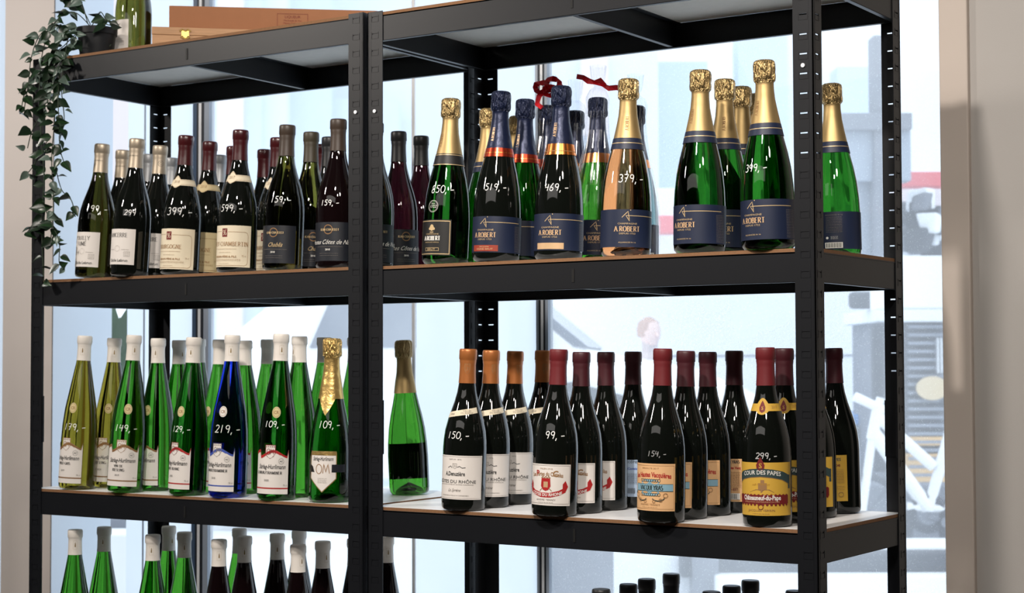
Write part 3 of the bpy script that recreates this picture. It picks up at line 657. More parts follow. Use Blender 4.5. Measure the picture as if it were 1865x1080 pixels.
# ---------------------------------------------------------------- shared bottle meshes
_mc = {}
def body_mesh(kind, m):
    k = ('body', kind, m.name)
    if k not in _mc:
        mb = MB(); mb.lathe(PROF[kind], 48, capt=True); me = mb.mesh('glass_body'); me.materials.append(m)
        bm = bmesh.new(); bm.from_mesh(me); bmesh.ops.remove_doubles(bm, verts=bm.verts, dist=1e-5); bmesh.ops.recalc_face_normals(bm, faces=bm.faces); bm.to_mesh(me); bm.free()
        for p in me.polygons: p.use_smooth = True
        _mc[k] = me
    return _mc[k]
def capsule_mesh(kind, z0, m, crest=None):
    k = ('cap', kind, z0, m.name, crest)
    if k in _mc: return _mc[k]
    H_ = HT[kind]; mb = MB()
    if kind in 'ck':                               # champagne foil: crumpled hood over the wire cage
        rnd = random.Random(5); ph = [rnd.uniform(0, 6.28) for _ in range(8)]
        n = 72; prof = []
        for i in range(16): z = z0 + (H_ - .038 - z0) * i / 15; prof.append((rad(kind, z) + .0006, z))
        prof += [(.0158, H_ - .0365), (.0178, H_ - .034), (.0181, H_ - .028), (.0176, H_ - .022), (.0180, H_ - .015), (.0180, H_ - .008), (.0168, H_ - .003), (.0135, H_ - .0005), (.007, H_), (.0005, H_)]
        def wp(r, z, a):
            t = max(0, min(1, (z - (H_ - .040)) / .008))
            w_ = sin(7 * a + ph[0] + 40 * z) * .5 + sin(13 * a + ph[1] - 130 * z) * .5 + sin(23 * a + ph[2] + 260 * z) * .35
            return r * (1 + .030 * w_ * t * (1 if r > .01 else .3)) * (1 + .035 * t * max(0, sin(10 * a + ph[4]))) + (1 - t) * .00016 * sin(5 * a + 55 * z + ph[3])
        mb.lathe(prof, n, warp=wp)
    else:
        prof = []; lip = H_ - (.020 if kind == 'b' or kind == 'e' else .017)
        for i in range(8): z = z0 + (lip - .002 - z0) * i / 7; prof.append((min(rad(kind, z), .0185) + .0005, z))
        prof += [(.0152, lip), (.0163, lip + .0016), (.0163, H_ - .004), (.0155, H_ - .001), (.0143, H_), (.009, H_ - .0006), (.0005, H_ - .0006)]
        if kind == 'a': prof = [(r - .0003 if z > lip + .001 else r, z) for r, z in prof]
        mb.lathe(prof, 40)
    me = mb.mesh('capsule'); me.materials.append(m)
    if kind in 'ck':
        if m.name not in HOOD: HOOD[m.name] = foil_hood('hood_' + m.name, tuple(m.node_tree.nodes['Principled BSDF'].inputs[0].default_value)[:3], m.node_tree.nodes['Principled BSDF'].inputs['Metallic'].default_value)
        me.materials.append(HOOD[m.name])
        for p in me.polygons:
            if p.center.z > HT[kind] - .0375: p.material_index = 1
    bm = bmesh.new(); bm.from_mesh(me); bmesh.ops.recalc_face_normals(bm, faces=bm.faces); bm.to_mesh(me); bm.free()
    auto(me, 50); _mc[k] = me; return me

# ---------------------------------------------------------------- label designs
# every design returns list of parts: (name, paper mesh, lettering Print or None)
def D_loire(kind, title, crest=False):
    pr = Print(); y = 78
    for ln in title: pr.serif(ln, 0, y, 8.2, P_BLK, thick=.12, thin=.05); y -= 12
    pr.ring(2, 54, 6, .5, mat('print_pale', S(190, 184, 178), .7)); pr.line([(-20, 52), (-6, 52)], .4, P_GRY); pr.line([(12, 52), (28, 52)], .4, P_GRY)
    pr.frame(18, 38, 30, 48, .4, P_GRY); pr.lines(20, 28, 40, 45, 3, P_GRY)
    pr.text('Cécile Lebrun', 4, 27, 5.6, P_BLK, bold=.01)
    return [('label', paper_mesh(kind, -40, 40, 21, 95, PAP_W), pr)]
def D_bourg(kind, title, yr, pap):
    pr = Print(); x1 = 56
    pr.frame(-6, 69, 6, 86, 6, P_DRD); pr.ring(-2, 80, 2, .8, pap); pr.ring(2, 75, 2, .8, pap); pr.line([(-3, 72), (3, 84)], .8, pap)
    pr.line([(-40, 80), (-8, 80)], .6, P_BRN); pr.line([(8, 79), (42, 79), (47, 77), (49, 71), (49, 18), (47, 14), (42, 12), (-40, 12)], .7, P_BRN)
    pr.serif(title, 0, 51, 8, P_BRN, thick=.14); pr.line([(-26, 45), (26, 45)], .4, P_BRN); pr.lines(-14, 14, 38, 38, 1, P_BRN)
    pr.text('GERAIN PÈRE & FILS', 0, 28, 3.6, P_BRN, bold=.02, sx=1.15); pr.lines(-34, 34, 22, 24, 2, P_BRN); pr.lines(-12, 12, 16, 16, 1, P_BRN); pr.text('75 cl', 40, 30, 3, P_BRN)
    nk = paper_mesh('b', -62, 62, lambda u: 182 - max(0, 5 * (1 - (u / 9) ** 2)) , lambda u: 195 + max(0, 8 * (1 - (u / 9) ** 2)), pap, R0=.030, name='neck_label')
    p2 = Print(); p2.text(yr, 0, 187, 6, P_BRN, shear=.2); p2.line([(-60, 184), (-14, 184), (-9, 180), (0, 178.5), (9, 180), (14, 184), (60, 184)], .5, P_BRN); p2.line([(-60, 193.5), (-12, 193.5), (-8, 199), (0, 201), (8, 199), (12, 193.5), (60, 193.5)], .5, P_BRN)
    return [('label', paper_mesh(kind, -58, x1, 9, 92, pap), pr), ('neck_label', nk, (p2, .030))]
def D_dark(kind, word, script, col):
    pr = Print(); pr.ring(0, 72, 8.5, 1.5, P_BRN); pr.rect(-15, 68, 22, 75, PAP_D); pr.serif('JEAN CHATELET', 2, 69.5, 4.2, GLD, thick=.22)
    pr.text(script, 4, 44, 8.5, col, shear=.45, sx=.85); pr.line([(-24, 39), (28, 39)], .5, P_GRY); pr.text('2018', 0, 32, 3.4, P_WHT, bold=.02); pr.lines(-18, 20, 22, 26, 2, P_GRY)
    return [('label', paper_mesh(kind, -46, 46, 12, 86, PAP_D), pr)]
def logo(pr, x, y, s, m):
    pr.line([(x - 9 * s, y), (x + 1 * s, y + 10 * s), (x + 3.5 * s, y - 6 * s), (x - 2.5 * s, y + 3 * s), (x + 8 * s, y + 3 * s)], 1.0 * s, m); pr.disc(x + 5 * s, y + 12 * s, .8 * s, m)
def D_robert(kind, band, strip_m=None, neck_m=None, neckt=P_GLD, z1=80):
    pr = Print(); logo(pr, 0, 66, 1.05, GLD); pr.line([(8, 69), (70, 69)], 1.1, GLD)
    pr.text('CHAMPAGNE', 0, 54, 2.9, GLD, sx=1.35); pr.serif('A.ROBERT', 0, 42, 8.6, P_CUP, thick=.19, thin=.07, sx=.92, sp=.09); pr.text('DEPUIS 1722', 0, 37, 2.8, GLD, sx=1.3)
    if strip_m: pr.rect(-26, 17, 26, 28, strip_m); pr.text('MILLESIME', 0, 24, 2, GLD, sx=1.5); pr.text('DEMI SEC' if strip_m is P_CUP else 'VIGNE BRUT', 0, 19.5, 3, GLD, sx=1.4)
    else: pr.text('ALLIANCES N 16', 0, 22, 2.2, GLD, sx=1.3)
    pr.lines(58, 76, 18, 62, 18, P_GRY, .5)
    parts = [('label', paper_mesh(kind, -125, 125, 15, 80, PAP_N, nv=5), pr)]
    return parts
def D_robert_back(kind):
    pr = Print(); pr.lines(-14, 14, 44, 70, 11, P_GRY, .5); pr.text('ALLIANCES N 16', 0, 73, 2.4, P_GRY, sx=1.2); pr.disc(-12, 34, 2.2, P_WHT); pr.lines(-6, 6, 32, 36, 3, P_WHT)
    pr.rect(-16, 4 + 12, 14, 26, P_WHT)
    for i in range(18): pr.rect(-14 + i * 1.5, 17, -14 + i * 1.5 + (.6 if i % 3 else 1.0), 25, P_BLK)
    return [('label', paper_mesh(kind, -125, 125, 14, 80, PAP_N), pr)]
def D_blacklabel(kind):
    pr = Print(); pr.frame(-36, 17, 36, 79, 1.3, GLD); pr.disc(0, 66, 4.5, GLD, 6); pr.disc(-4.5, 64, 2.5, GLD); pr.disc(4.5, 64, 2.5, GLD); pr.rect(-4, 57, 4, 58.5, GLD)
    pr.text('CHAMPAGNE', 0, 53, 2.6, GLD, sx=1.3); pr.serif('A.ROBERT', 0, 42.5, 8, P_WHT, thick=.24, sx=.86, sp=.05); pr.text('MAISON DE FAMILLE', 0, 38, 2, GLD, sx=1.2); pr.frame(-14, 23, 16, 29, .7, GLD); pr.text('BRUT', 0, 24.3, 3.4, GLD, sx=1.5)
    p2 = Print(); p2.ring(0, 106, 11, .5, P_WHT); p2.ring(0, 106, 9.5, .3, P_WHT); p2.text('1722', 0, 103, 5.4, P_WHT, shear=.3); p2.text('DEPUIS', 0, 110, 2, P_WHT)
    return [('label', paper_mesh(kind, -38, 38, 15, 81, PAP_K), pr), ('seal_print', None, p2)]
def wave(u): return 6 * (1 / (1 + math.exp((u - 6) / 3.5))) - 3
def D_riesling(kind, stripe, name_, yr):   # wavy topped label with a crest and a round medal above
    top = lambda u: 92 + 6 * cos((u - 6) / 30 * pi) * (1 if abs(u - 6) < 30 else -1)
    top2 = lambda u: top(u) - 5.5 + (1.5 if u > 20 else 0)
    pr = Print(); n = 24; V = []; F = []
    for i in range(n + 1): u = -37 + 74 * i / n; V += [(u, top2(u)), (u, top(u))]
    for i in range(n): F.append((2 * i, 2 * i + 2, 2 * i + 3, 2 * i + 1))
    pr.put(V, F, stripe); pr.rect(-37, 22, 37, 24.5, stripe)
    pr.crest(0, 94, 20, P_DRD if stripe is P_RED else P_BRN if stripe is not P_BLU else P_GRY, PAP_W, h=26); pr.ring(22, 76, 5.2, .4, P_BLK); pr.text('AC', 22, 74.5, 3.2, P_BLK, shear=.2, bold=.02)
    pr.text('Stirlag-Hurlimann', 2, 61, 8.6, P_BLK, bold=.012, shear=.18, sx=.66)
    y = 51
    for ln in name_: pr.serif(ln, -4, y, 5.2, P_BLK, thick=.2); y -= 8
    pr.text(yr, -6, 37 if len(name_) < 2 else 33, 3.6, P_BLK); pr.text('75 cl', 30, 28, 3, P_GRY)
    med = Print(); gm = mat('medal_gold', S(206, 190, 140), .45) if stripe is not P_BLU else P_WHT
    med.disc(9, 171, 9.5, gm, 11); med.ring(9, 171, 7.6, .7, P_BRN, 9); med.text('CR', 9, 168, 6, P_BRN, bold=.02)
    return [('label', paper_mesh(kind, -37, 37, 12, top, PAP_W), pr), ('medal_sticker', None, med)]
def D_cremant(kind):
    bot = lambda u: 22 + abs(u) * 1.0; pr = Print()
    for s_ in (-1, 1): pr.line([(0, 20), (s_ * 27, 46), (s_ * 27, 96)], 1.6, GOLDB)
    pr.rect(-27, 90, 27, 98, GOLDB); pr.text('Stirlag-Hurlimann', 0, 80, 7.6, P_BLK, bold=.012, sx=.55, shear=.15); pr.line(arc(-7, 64, 6, 9, 0, 360, 16), 1.3, P_BRN); pr.line([(1, 56), (3, 74), (7, 58), (11, 74), (14, 56)], 1.3, P_BRN)
    pr.lines(-9, 9, 38, 46, 4, P_GRY); pr.rect(18, 58, 46, 73, PAP_D); pr.poly([(-27, 58), (-17, 58), (-21, 68), (-27, 73)], PAP_K)
    return [('label', paper_mesh(kind, -27, 27, lambda u: 20 + abs(u) * .96, 98, PAP_W), pr), ('foil_tab', paper_mesh(kind, -30, 30, lambda u: 166 + abs(u) * 1.15, 206, GOLDB, name='foil_tab', off=.0008), None)]
def D_rhone(kind):
    pr = Print(); pr.frame(-56, 22, 56, 96, .4, P_GRY); pr.text('DEPUIS 1876', 4, 90, 2, P_GRY, sx=1.6); pr.crest(4, 79, 8, P_GRY, PAP_W); pr.line([(-10, 76), (-4, 79), (-1, 76)], 1, P_BLK); pr.line([(9, 77), (13, 79), (18, 76), (24, 77)], 1.1, P_BLK)
    pr.text('A.Denuzière', 4, 62, 7.4, P_BLK, bold=.02, sx=.72); pr.text('CÔTES DU RHÔNE', 4, 49, 5.6, P_BLK, bold=.005, sx=1.18); pr.text('APPELLATION CÔTES DU RHÔNE CONTROLEE', 4, 45.5, 1.8, P_GRY, sx=1.3); pr.text('La Syrène', 4, 34, 5.4, P_GRY, shear=.5, sx=.8); pr.text('MIS EN BOUTEILLE A CONDRIEU', 4, 26, 2, P_GRY, sx=1.3)
    nk = paper_mesh('b', -40, 40, lambda u: 168 + u * .16, lambda u: 178 + u * .16, PAP_C, R0=.030, name='neck_label'); p2 = Print()
    p2.text('2018', -12, 169.5, 3.4, P_GRY, shear=.3); p2.text('VALLÉE', 18, 176, 3.0, P_GRY, sx=1.2); p2.text('DU RHÔNE', 18, 172.3, 3.0, P_GRY, sx=1.1)
    return [('label', paper_mesh(kind, -58, 58, 20, 98, PAP_W), pr), ('neck_label', nk, (p2, .030))]
def D_portes(kind):
    pr = Print(); pr.frame(-43, 22, 43, 88, .5, P_GRY); pr.text('MILIEN 2018', 0, 81, 2.2, P_BRN, sx=1.4)
    pr.text('Les Portes du Castelas', 0, 70, 7, P_BRN, bold=.025, sx=.66, arcr=190); pr.text('P', -16.5, 69, 10, P_RED, bold=.03); pr.text('C', 17, 69, 10, P_BRN, bold=.03)
    pr.poly([(-8, 66), (-9, 52), (-5, 46), (0, 44), (5, 46), (9, 52), (8, 66)], P_RED); pr.rect(-4, 50, 4, 60, P_CUP); pr.line([(-8, 66), (-5, 69), (-3, 66), (0, 69), (3, 66), (5, 69), (8, 66)], 2, P_BRN); pr.line([(-11, 44), (-6, 49)], 1.2, P_BRN); pr.line([(11, 44), (6, 49)], 1.2, P_BRN)
    pts = [(-34, 46), (-24, 41), (-8, 37), (8, 37), (24, 41), (34, 46)]
    pr.line(pts, 8, P_RED); pr.poly([(-36, 44), (-30, 44), (-30, 56), (-35, 62), (-40, 52)], P_RED); pr.poly([(36, 44), (30, 44), (30, 56), (35, 62), (40, 52)], P_RED)
    pr.text('CÔTES DU RHONE', 0, 35, 5, P_WHT, bold=.03, sx=.95, arcr=-110); pr.text('ANDRÉ TERREY', 0, 27.5, 2.8, P_GRY, sx=1.3); pr.lines(-14, 14, 24, 24, 1, P_GRY)
    return [('label', paper_mesh(kind, -45, 45, 19, 90, PAP_W), pr)]
def D_portes_back(kind):
    pr = Print(); pr.text('CÔTES', 4, 82, 4, P_BLK, bold=.02); pr.text('Castelas', 4, 70, 4, P_BLU, bold=.02); pr.lines(-18, 18, 44, 62, 9, P_BLK, .5)
    for i in range(14): pr.rect(-14 + i * 1.6, 26, -14 + i * 1.6 + .8, 36, P_BLK)
    return [('label', paper_mesh(kind, -22, 22, 20, 88, PAP_B), pr)]
def D_vacq(kind):
    pr = Print(); pr.frame(-42, 23, 42, 95, .5, P_BRN); pr.text('RÉCOLTE 2017', 0, 89, 2.4, P_BRN, sx=1.4); pr.text('Les Hautes Vacquières', 2, 76, 8, P_RED, bold=.03, sx=.66, arcr=260)
    for (cx, cy, sx_, sy) in ((0, 67, 17, 5), (0, 50, 17, 5)):
        pr.disc(cx, cy, sx_, P_SKY, sy)
        for i in range(9): pr.ring(cx - 16 + 4 * i, cy + (3 if cy > 60 else -3), 2.4, .7, P_TEAL)
    pr.rect(-32, 53, 40, 64, P_SKY); pr.line([(-32, 53), (-38, 48)], 3, P_SKY); pr.line([(-30, 64.3), (40, 64.3)], .7, P_TEAL); pr.line([(-30, 52.7), (40, 52.7)], .7, P_TEAL)
    pr.serif('VACQUEYRAS', 2, 54.6, 7.6, P_TEAL, thick=.2, sx=.72)
    for s_ in (-1, 1):
        pr.line(arc(s_ * 15, 44, 11, 7, 200 if s_ < 0 else 340, 330 if s_ < 0 else 210, 10), 1.3, P_TEAL); pr.ring(s_ * 27, 46, 3.5, .9, P_BRN); pr.ring(s_ * 19, 38, 2.5, .8, P_BRN); pr.ring(s_ * 8, 36, 2.2, .8, P_BRN)
    pr.text('ANDRÉ TERREY', 0, 29.5, 2.8, P_BRN, sx=1.3); pr.lines(-14, 14, 26, 26, 1, P_BRN)
    return [('label', paper_mesh(kind, -44, 44, 20, 98, PAP_O), pr)]
def D_vacq_back(kind):
    pr = Print(); pr.serif('QUEYRAS', 4, 88, 5.6, P_BLK, thick=.2, sx=.8); pr.text('Hautes Vacq', 4, 78, 4.6, P_RED, bold=.03, sx=.8); pr.lines(-16, 18, 46, 72, 11, P_BRN, .6); pr.text('SUD-EST', 2, 40, 4, P_DRD, bold=.02); pr.rect(-14, 24, 16, 35, P_WHT)
    for i in range(9): pr.rect(-12 + i * 2.6, 25, -12 + i * 2.6 + 1.2, 34, P_BLK)
    return [('label', paper_mesh(kind, -22, 22, 20, 96, PAP_O), pr)]
def D_pape(kind):
    pr = Print(); pr.poly([(-6, 93), (-7, 100), (-3, 108), (0, 113), (3, 108), (7, 100), (6, 93), (0, 90)], P_DRD); pr.text('S', 0, 95, 8, PAP_Y, bold=.02)
    pr.line([(-52, 76), (-36, 83), (-18, 86.5), (0, 88), (18, 86.5), (36, 83), (52, 76)], 13, P_TEAL); pr.line([(-52, 68.5), (-36, 76), (-18, 79.5), (0, 81), (18, 79.5), (36, 76), (52, 68.5)], .8, P_BRN); pr.rect(49, 62, 54, 84, P_TEAL)
    pr.text('COUR DES PAPES', 0, 85, 6.6, P_WHT, bold=.012, sx=.92, arcr=190)
    pr.rect(-4, 60, 10, 71, P_BRN); pr.rect(0, 60, 6, 76, P_BRN); pr.poly([(-20, 56), (-8, 61), (14, 61), (22, 56)], P_BRN)
    pr.text('VAR CHENANT', 0, 68, 3, mat('print_ochre', S(176, 130, 40), .6), arcr=60)
    for i in range(14): pr.disc(-44 + i * 6.8, 51, 2.4, P_DRD); pr.disc(-44 + i * 6.8, 37, 2.2, P_DRD)
    pr.rect(-48, 38, 48, 52, P_DRD); pr.text('Châteauneuf-du-Pape', 0, 44, 7.4, P_WHT, bold=.03, sx=.72); pr.text('APPELLATION CHATEAUNEUF DU PAPE', 0, 40, 2, P_CUP, sx=1.2)
    pr.ring(0, 33, 4, 1, P_DRD); pr.text('JACQUES VERRIN', 0, 26, 3.4, P_BRN, sx=1.2); pr.lines(-14, 14, 22, 22, 1, P_BRN)
    nk = paper_mesh('b', -60, 60, lambda u: 186 + .0 * u - max(0, 6 * (1 - (u / 12) ** 2)), lambda u: 198 + max(0, 9 * (1 - (u / 12) ** 2)), PAP_Y, R0=.028, name='neck_label'); p2 = Print()
    p2.poly([(-5, 186), (-6, 192), (-3, 199), (0, 203), (3, 199), (6, 192), (5, 186), (0, 183)], P_DRD); p2.text('S', 0, 188, 6, PAP_Y, bold=.02); p2.text('2017', 24, 190, 4.4, P_BRN)
    return [('label', paper_mesh(kind, -58, 58, 19, 104, PAP_Y), pr), ('neck_label', nk, (p2, .028))]
def D_pape_back(kind):
    pr = Print(); pr.text('PAPES', 6, 92, 5, P_TEAL, bold=.02); pr.text('Pape', 6, 82, 6, P_DRD, bold=.02); pr.lines(-20, 20, 54, 76, 9, P_BRN, .6); pr.lines(-20, 20, 42, 48, 3, P_BRN); pr.ring(14, 34, 4, .8, P_BRN); pr.lines(-20, 4, 26, 30, 2, P_BRN)
    return [('label', paper_mesh(kind, -26, 26, 22, 102, PAP_Y), pr)]
def D_farlabel(kind): return [('label', paper_mesh(kind, -32, 32, 30, 100, PAP_D), None)]
def cap_als(kind): 
    pr = Print(); pr.frame(-4.5, 284, 4.5, 302, .4, mat('print_champagne', S(196, 184, 160), .6)); pr.poly([(-1, 289), (1.5, 289), (1.2, 296), (.2, 299.5), (-.6, 296)], mat('print_old_gold', S(140, 112, 44), .4, metal=.5)); return pr
def cap_cham(kind, m):
    pr = Print(); pr.serif('A.ROBERT', 0, 232, 4.6, m, rot=1, thick=.2); return pr
def cap_rhone(kind): 
    pr = Print(); pr.crest(0, 253, 11, P_BRN, ORG, h=18); return pr
def cap_loire(kind, crest=False):
    pr = Print()
    if crest: pr.ring(0, 248, 6, 1.0, P_GRY); pr.ring(0, 248, 3, .8, P_GRY)
    else: pr.text('VAL DE FRANCE', 0, 250, 2.6, P_BLK)
    return pr

DES = {}
def design(key, fn, *a):
    if key not in DES:
        out = []
        for (nm, pm, pr) in fn(*a):
            R0 = None
            if isinstance(pr, tuple): pr, R0 = pr
            out.append((nm, pm, print_mesh(a[0] if nm != 'neck_label' else a[0], pr, R0=R0) if pr else None))
        DES[key] = out
    return DES[key]
def attach(root, parts, dz):
    for (nm, pm, lm) in parts:
        if pm is not None:
            o = link(nm, pm, None, root); o.rotation_euler.z = dz
            if lm is not None: l = link('lettering', lm, None, o)
        elif lm is not None:
            o = link(nm, lm, None, root); o.rotation_euler.z = dz

POS = {'a1':(-1.6644,0.0268,0.057,1),'a2':(-1.7011,0.1271,0.044,1),'a3':(-1.5404,0.0099,0.053,1),'a4':(-1.7068,0.2119,0.04,1),'a5':(-1.577,0.1189,0.04,1),'a6':(-1.7123,0.2927,0.043,1),'a7':(-1.4182,0.0329,0.044,1),'a8':(-1.4427,0.1315,0.039,1),'a9':(-1.5863,0.3156,0.044,1),'a10':(-1.2644,0.0359,0.03,1),'a11':(-1.4522,0.2194,0.03,1),'a12':(-1.4275,0.2976,0.014,1),'a13':(-1.277,0.1663,0.022,1),'a14':(-1.1414,0.0354,0.033,1),'a15':(-1.1618,0.1406,0.014,1),'a16':(-1.267,0.3031,0.011,1),'a17':(-1.1797,0.2196,0.015,1),'a18':(-1.0013,0.0302,0.016,1),'b0':(-0.9702,0.105,0.019,1),'b1':(-1.0052,0.2342,0.001,1),'b2':(-1.0084,0.3152,0.001,1),'b3':(-0.7663,0.0631,0.038,1),'b4':(-0.7734,0.2081,0.02,1),'b5':(-0.642,0.0472,0.035,1),'b6':(-0.7775,0.321,0.014,1),'b7':(-0.6518,0.15,0.023,1),'b8':(-0.6581,0.2387,0.021,1),'b9':(-0.5161,0.0592,0.024,1),'b10':(-0.6466,0.327,0.015,1),'b11':(-0.5283,0.2111,0.018,1),'b12':(-0.3795,0.0605,0.024,1),'b13':(-0.5131,0.3363,0.006,1),'c1':(-0.2311,0.0518,0.013,1),'c2':(-0.2367,0.1586,0.008,1),'c3':(-0.2467,0.247,0.007,1),'c4':(-0.2582,0.3353,0.009,1),'c5':(-0.0946,0.0315,-0.015,1),'c6':(-0.0937,0.3133,-0.02,1),'d1':(-1.7046,0.0191,0.049,1.002),'d2':(-1.6907,0.1,0.029,0.99),'d3':(-1.5493,0.0107,0.053,1.0),'d4':(-1.5344,0.0862,0.007,0.985),'d5':(-1.5561,0.17,0.009,0.976),'d6':(-1.3826,0.0209,0.04,0.981),'d6b':(-1.5731,0.25,0.003,0.989),'d7':(-1.394,0.1238,0.012,0.973),'d8':(-1.2729,0.0216,0.029,0.992),'d9':(-1.3171,0.12,-0.001,0.965),'d10':(-1.3267,0.2,0.007,0.974),'d11':(-1.1454,0.023,0.029,0.994),'d12':(-1.1602,0.1058,0.007,0.985),'d13':(-1.1745,0.2,0.009,0.982),'d14':(-1.0235,0.0364,0.021,0.996),'d15':(-1.1532,0.274,0.007,0.984),'e1':(-1.0014,0.2656,-0.042,0.99),'e2':(-0.7012,0.0269,0.034,1.007),'e3':(-0.7036,0.1088,0.028,1.001),'e4':(-0.7051,0.1908,0.031,0.996),'e5':(-0.7078,0.3,0.019,1.004),'e6':(-0.4982,0.0136,0.032,0.999),'e7':(-0.4949,0.0956,0.013,0.986),'e8':(-0.4897,0.1774,0.006,0.988),'e9':(-0.48,0.2588,0.011,0.991),'e10':(-0.2854,0.01,0.017,0.999),'e11':(-0.285,0.092,0.018,0.987),'e12':(-0.2803,0.1739,0.004,0.984),'e13':(-0.2689,0.2551,0.006,0.992),'e14':(-0.1045,0.0386,-0.003,1.003),'e15':(-0.1104,0.1204,0.004,1.0),'e16':(-0.1055,0.2277,-0.009,0.998),'e17':(-0.1022,0.3286,-0.019,1.004),'f1':(-1.7279,0.0347,0.008,1),'f2':(-1.7219,0.1121,0.008,1),'f3':(-1.5052,0.0443,0.007,1),'f4':(-1.6127,0.2,0.005,1),'f5':(-1.4878,0.1194,0.006,1),'f6':(-1.3182,0.0436,0.007,1),'f7':(-1.4436,0.24,0.008,1),'f8':(-1.3189,0.1206,0.005,1),'f9':(-1.2965,0.1965,0.005,1),'f10':(-1.3025,0.2732,0.005,1),'f11':(-1.117,0.0533,0.005,1),'f12':(-1.1173,0.1303,0.002,1),'f13':(-1.0956,0.2041,0.003,1),'f14':(-1.0688,0.2763,0.0,1),'g1':(-0.4221,0.0411,0.005,1),'g2':(-0.4152,0.1228,0.008,1),'g3':(-0.4228,0.2045,0.006,1),'g4':(-0.4222,0.2956,0.009,1),'g5':(-0.2462,0.1115,0.008,1),'g6':(-0.251,0.1994,0.007,1),'g7':(-0.2562,0.2855,0.008,1),'g8':(-0.1312,0.1974,0.009,1),'t1':(-1.678,.150,.01,1)}
GRP = {'a': 'bottles on the second shelf of the left rack', 'b': 'bottles on the second shelf of the right rack', 'c': 'bottles on the second shelf of the right rack', 'd': 'slim bottles on the third shelf of the left rack', 'e': 'bottles on the third shelf of the right rack', 'f': 'slim bottles on the bottom shelf of the left rack', 'g': 'black capped bottles on the bottom shelf of the right rack', 't': 'bottles on top of the rack'}
def shelf_z(n):
    c = n[0]; return {'a': .0009, 'b': 0, 'c': 0, 'd': -.447, 'e': -.4479, 'f': -.8611, 'g': -.862, 't': .4794}[c] + (0.0009 if n in ('b0', 'b1', 'b2', 'e1') else 0)
RING = {}
def extra(root, nm, kind, z0, z1, m, off=.0009, pr=None):
    k = (nm, kind, z0, z1, m.name)
    if k not in RING:
        mb = MB(); mb.lathe([(rad(kind, z0 + (z1 - z0) * i / 4) + off, z0 + (z1 - z0) * i / 4) for i in range(5)], 48); me = mb.mesh(nm); me.materials.append(m); auto(me, 60); RING[k] = me
    return link(nm, RING[k], None, root)
def bottle(n, kind, glassm, capm, label, z0=None, des=None, phi=0, price=None, caplet=None, bands=(), cat='bottle', fill=None):
    x, y, lean, zs = POS[n]; z = shelf_z(n); R0 = max(q[0] for q in PROF[kind])
    vx, vy = SURVEY.x - x, SURVEY.y - y; face = math.atan2(vy, vx) + pi / 2       # local -Y turned to the camera
    q = Matrix.Rotation(lean, 3, CF * 1.0)                                # lean across the view
    E_ = (Matrix.Rotation(lean, 3, Vector((-vx, -vy, 0)).normalized()) @ Matrix.Rotation(face, 3, 'Z')).to_euler()
    t = thing({'c': 'champagne_bottle', 'k': 'sparkling_wine_bottle'}.get(kind, 'wine_bottle'), label, cat, (x, y, z + abs(lean) * .036 + .0002), 0, GRP[n[0]]); t.rotation_euler = E_; t.scale = (1, 1, zs)
    b = link('glass_body', body_mesh(kind, glassm), None, t)
    z0 = z0 or {'b': .226, 'e': .227, 'a': .272, 'c': .206, 'k': .206}[kind]
    ph = math.radians(phi)
    if capm: 
        c = link('capsule', capsule_mesh(kind, z0, capm), None, t); c.rotation_euler.z = ph + random.uniform(-.3, .3)
        if caplet:
            k = ('capl', kind, caplet[0])
            if k not in _mc: _mc[k] = print_mesh(kind, caplet[1](), R0=.0155, off0=.0008)
            l = link('lettering', _mc[k], None, c); l.rotation_euler.z = ph + math.radians(caplet[2] if len(caplet) > 2 else 0) - c.rotation_euler.z
    for bnd in bands: extra(t, bnd[0], kind, bnd[1], bnd[2], bnd[3], bnd[4] if len(bnd) > 4 else .0009)
    if des: attach(t, des, ph)
    if price:
        s_, fx, pz, h = price[:4]; pr = Print(); pr.hand(s_, 0, 0, h, price[4] if len(price) > 4 else INK, slope=price[5] if len(price) > 5 else 0)
        me = print_mesh(kind, (lambda p: (setattr(p, 'items', [([(a, b_ + pz) for a, b_ in V], F, m) for V, F, m in p.items]), p)[1])(pr), off0=.0004, name='handwritten_price')
        o = link('handwritten_price', me, None, t); o.rotation_euler.z = math.asin(max(-.95, min(.95, fx)))
    return t

# second shelf, left rack
loP = ('loire_p', D_loire, 'b', ['POUILLY', 'FUMÉ']); loS = ('loire_s', D_loire, 'b', ['SANCERRE'])
bg1 = ('bg1', D_bourg, 'b', 'BOURGOGNE', '2018', PAP_C); bg2 = ('bg2', D_bourg, 'b', 'BOURGOGNE', '2018', PAP_C2); bg3 = ('bg3', D_bourg, 'b', 'GEVREY-CHAMBERTIN', '2017', PAP_C)
dk1 = ('dk1', D_dark, 'b', '', 'Chablis', GLD); dk2 = ('dk2', D_dark, 'b', '', 'Hautes Côtes de Nuits', P_WHT)
CL = ('loire', lambda: cap_loire('b'), 10); CLC = ('loirec', lambda: cap_loire('b', True), 40)
bottle('a1', 'b', G_POUI, TAN, 'olive glass wine bottle priced 199 with tan foil, first by the ivy-covered post', des=design(*loP), phi=-46, price=('199,-', -.05, 139, 17), caplet=CL)
bottle('a2', 'b', G_DARK, TAN, 'dark bottle with tan foil half hidden between the 199 and 299 bottles', des=design(*loP), phi=-40, caplet=CL)
bottle('a3', 'b', G_DARK, TAN, 'dark wine bottle with tan foil, pale white label and faint price 299, second from left', des=design(*loS), phi=-45, price=('299', -.15, 124, 14), caplet=CL)
bottle('a4', 'b', G_DARK, SILV, 'dark bottle with grey foil peeking out right behind the 299 bottle')
bottle('a5', 'b', G_DARK, TAN, 'dark bottle with round crest on its tan foil, between the 299 and 399 bottles', des=design(*loS), phi=-30, caplet=CLC)
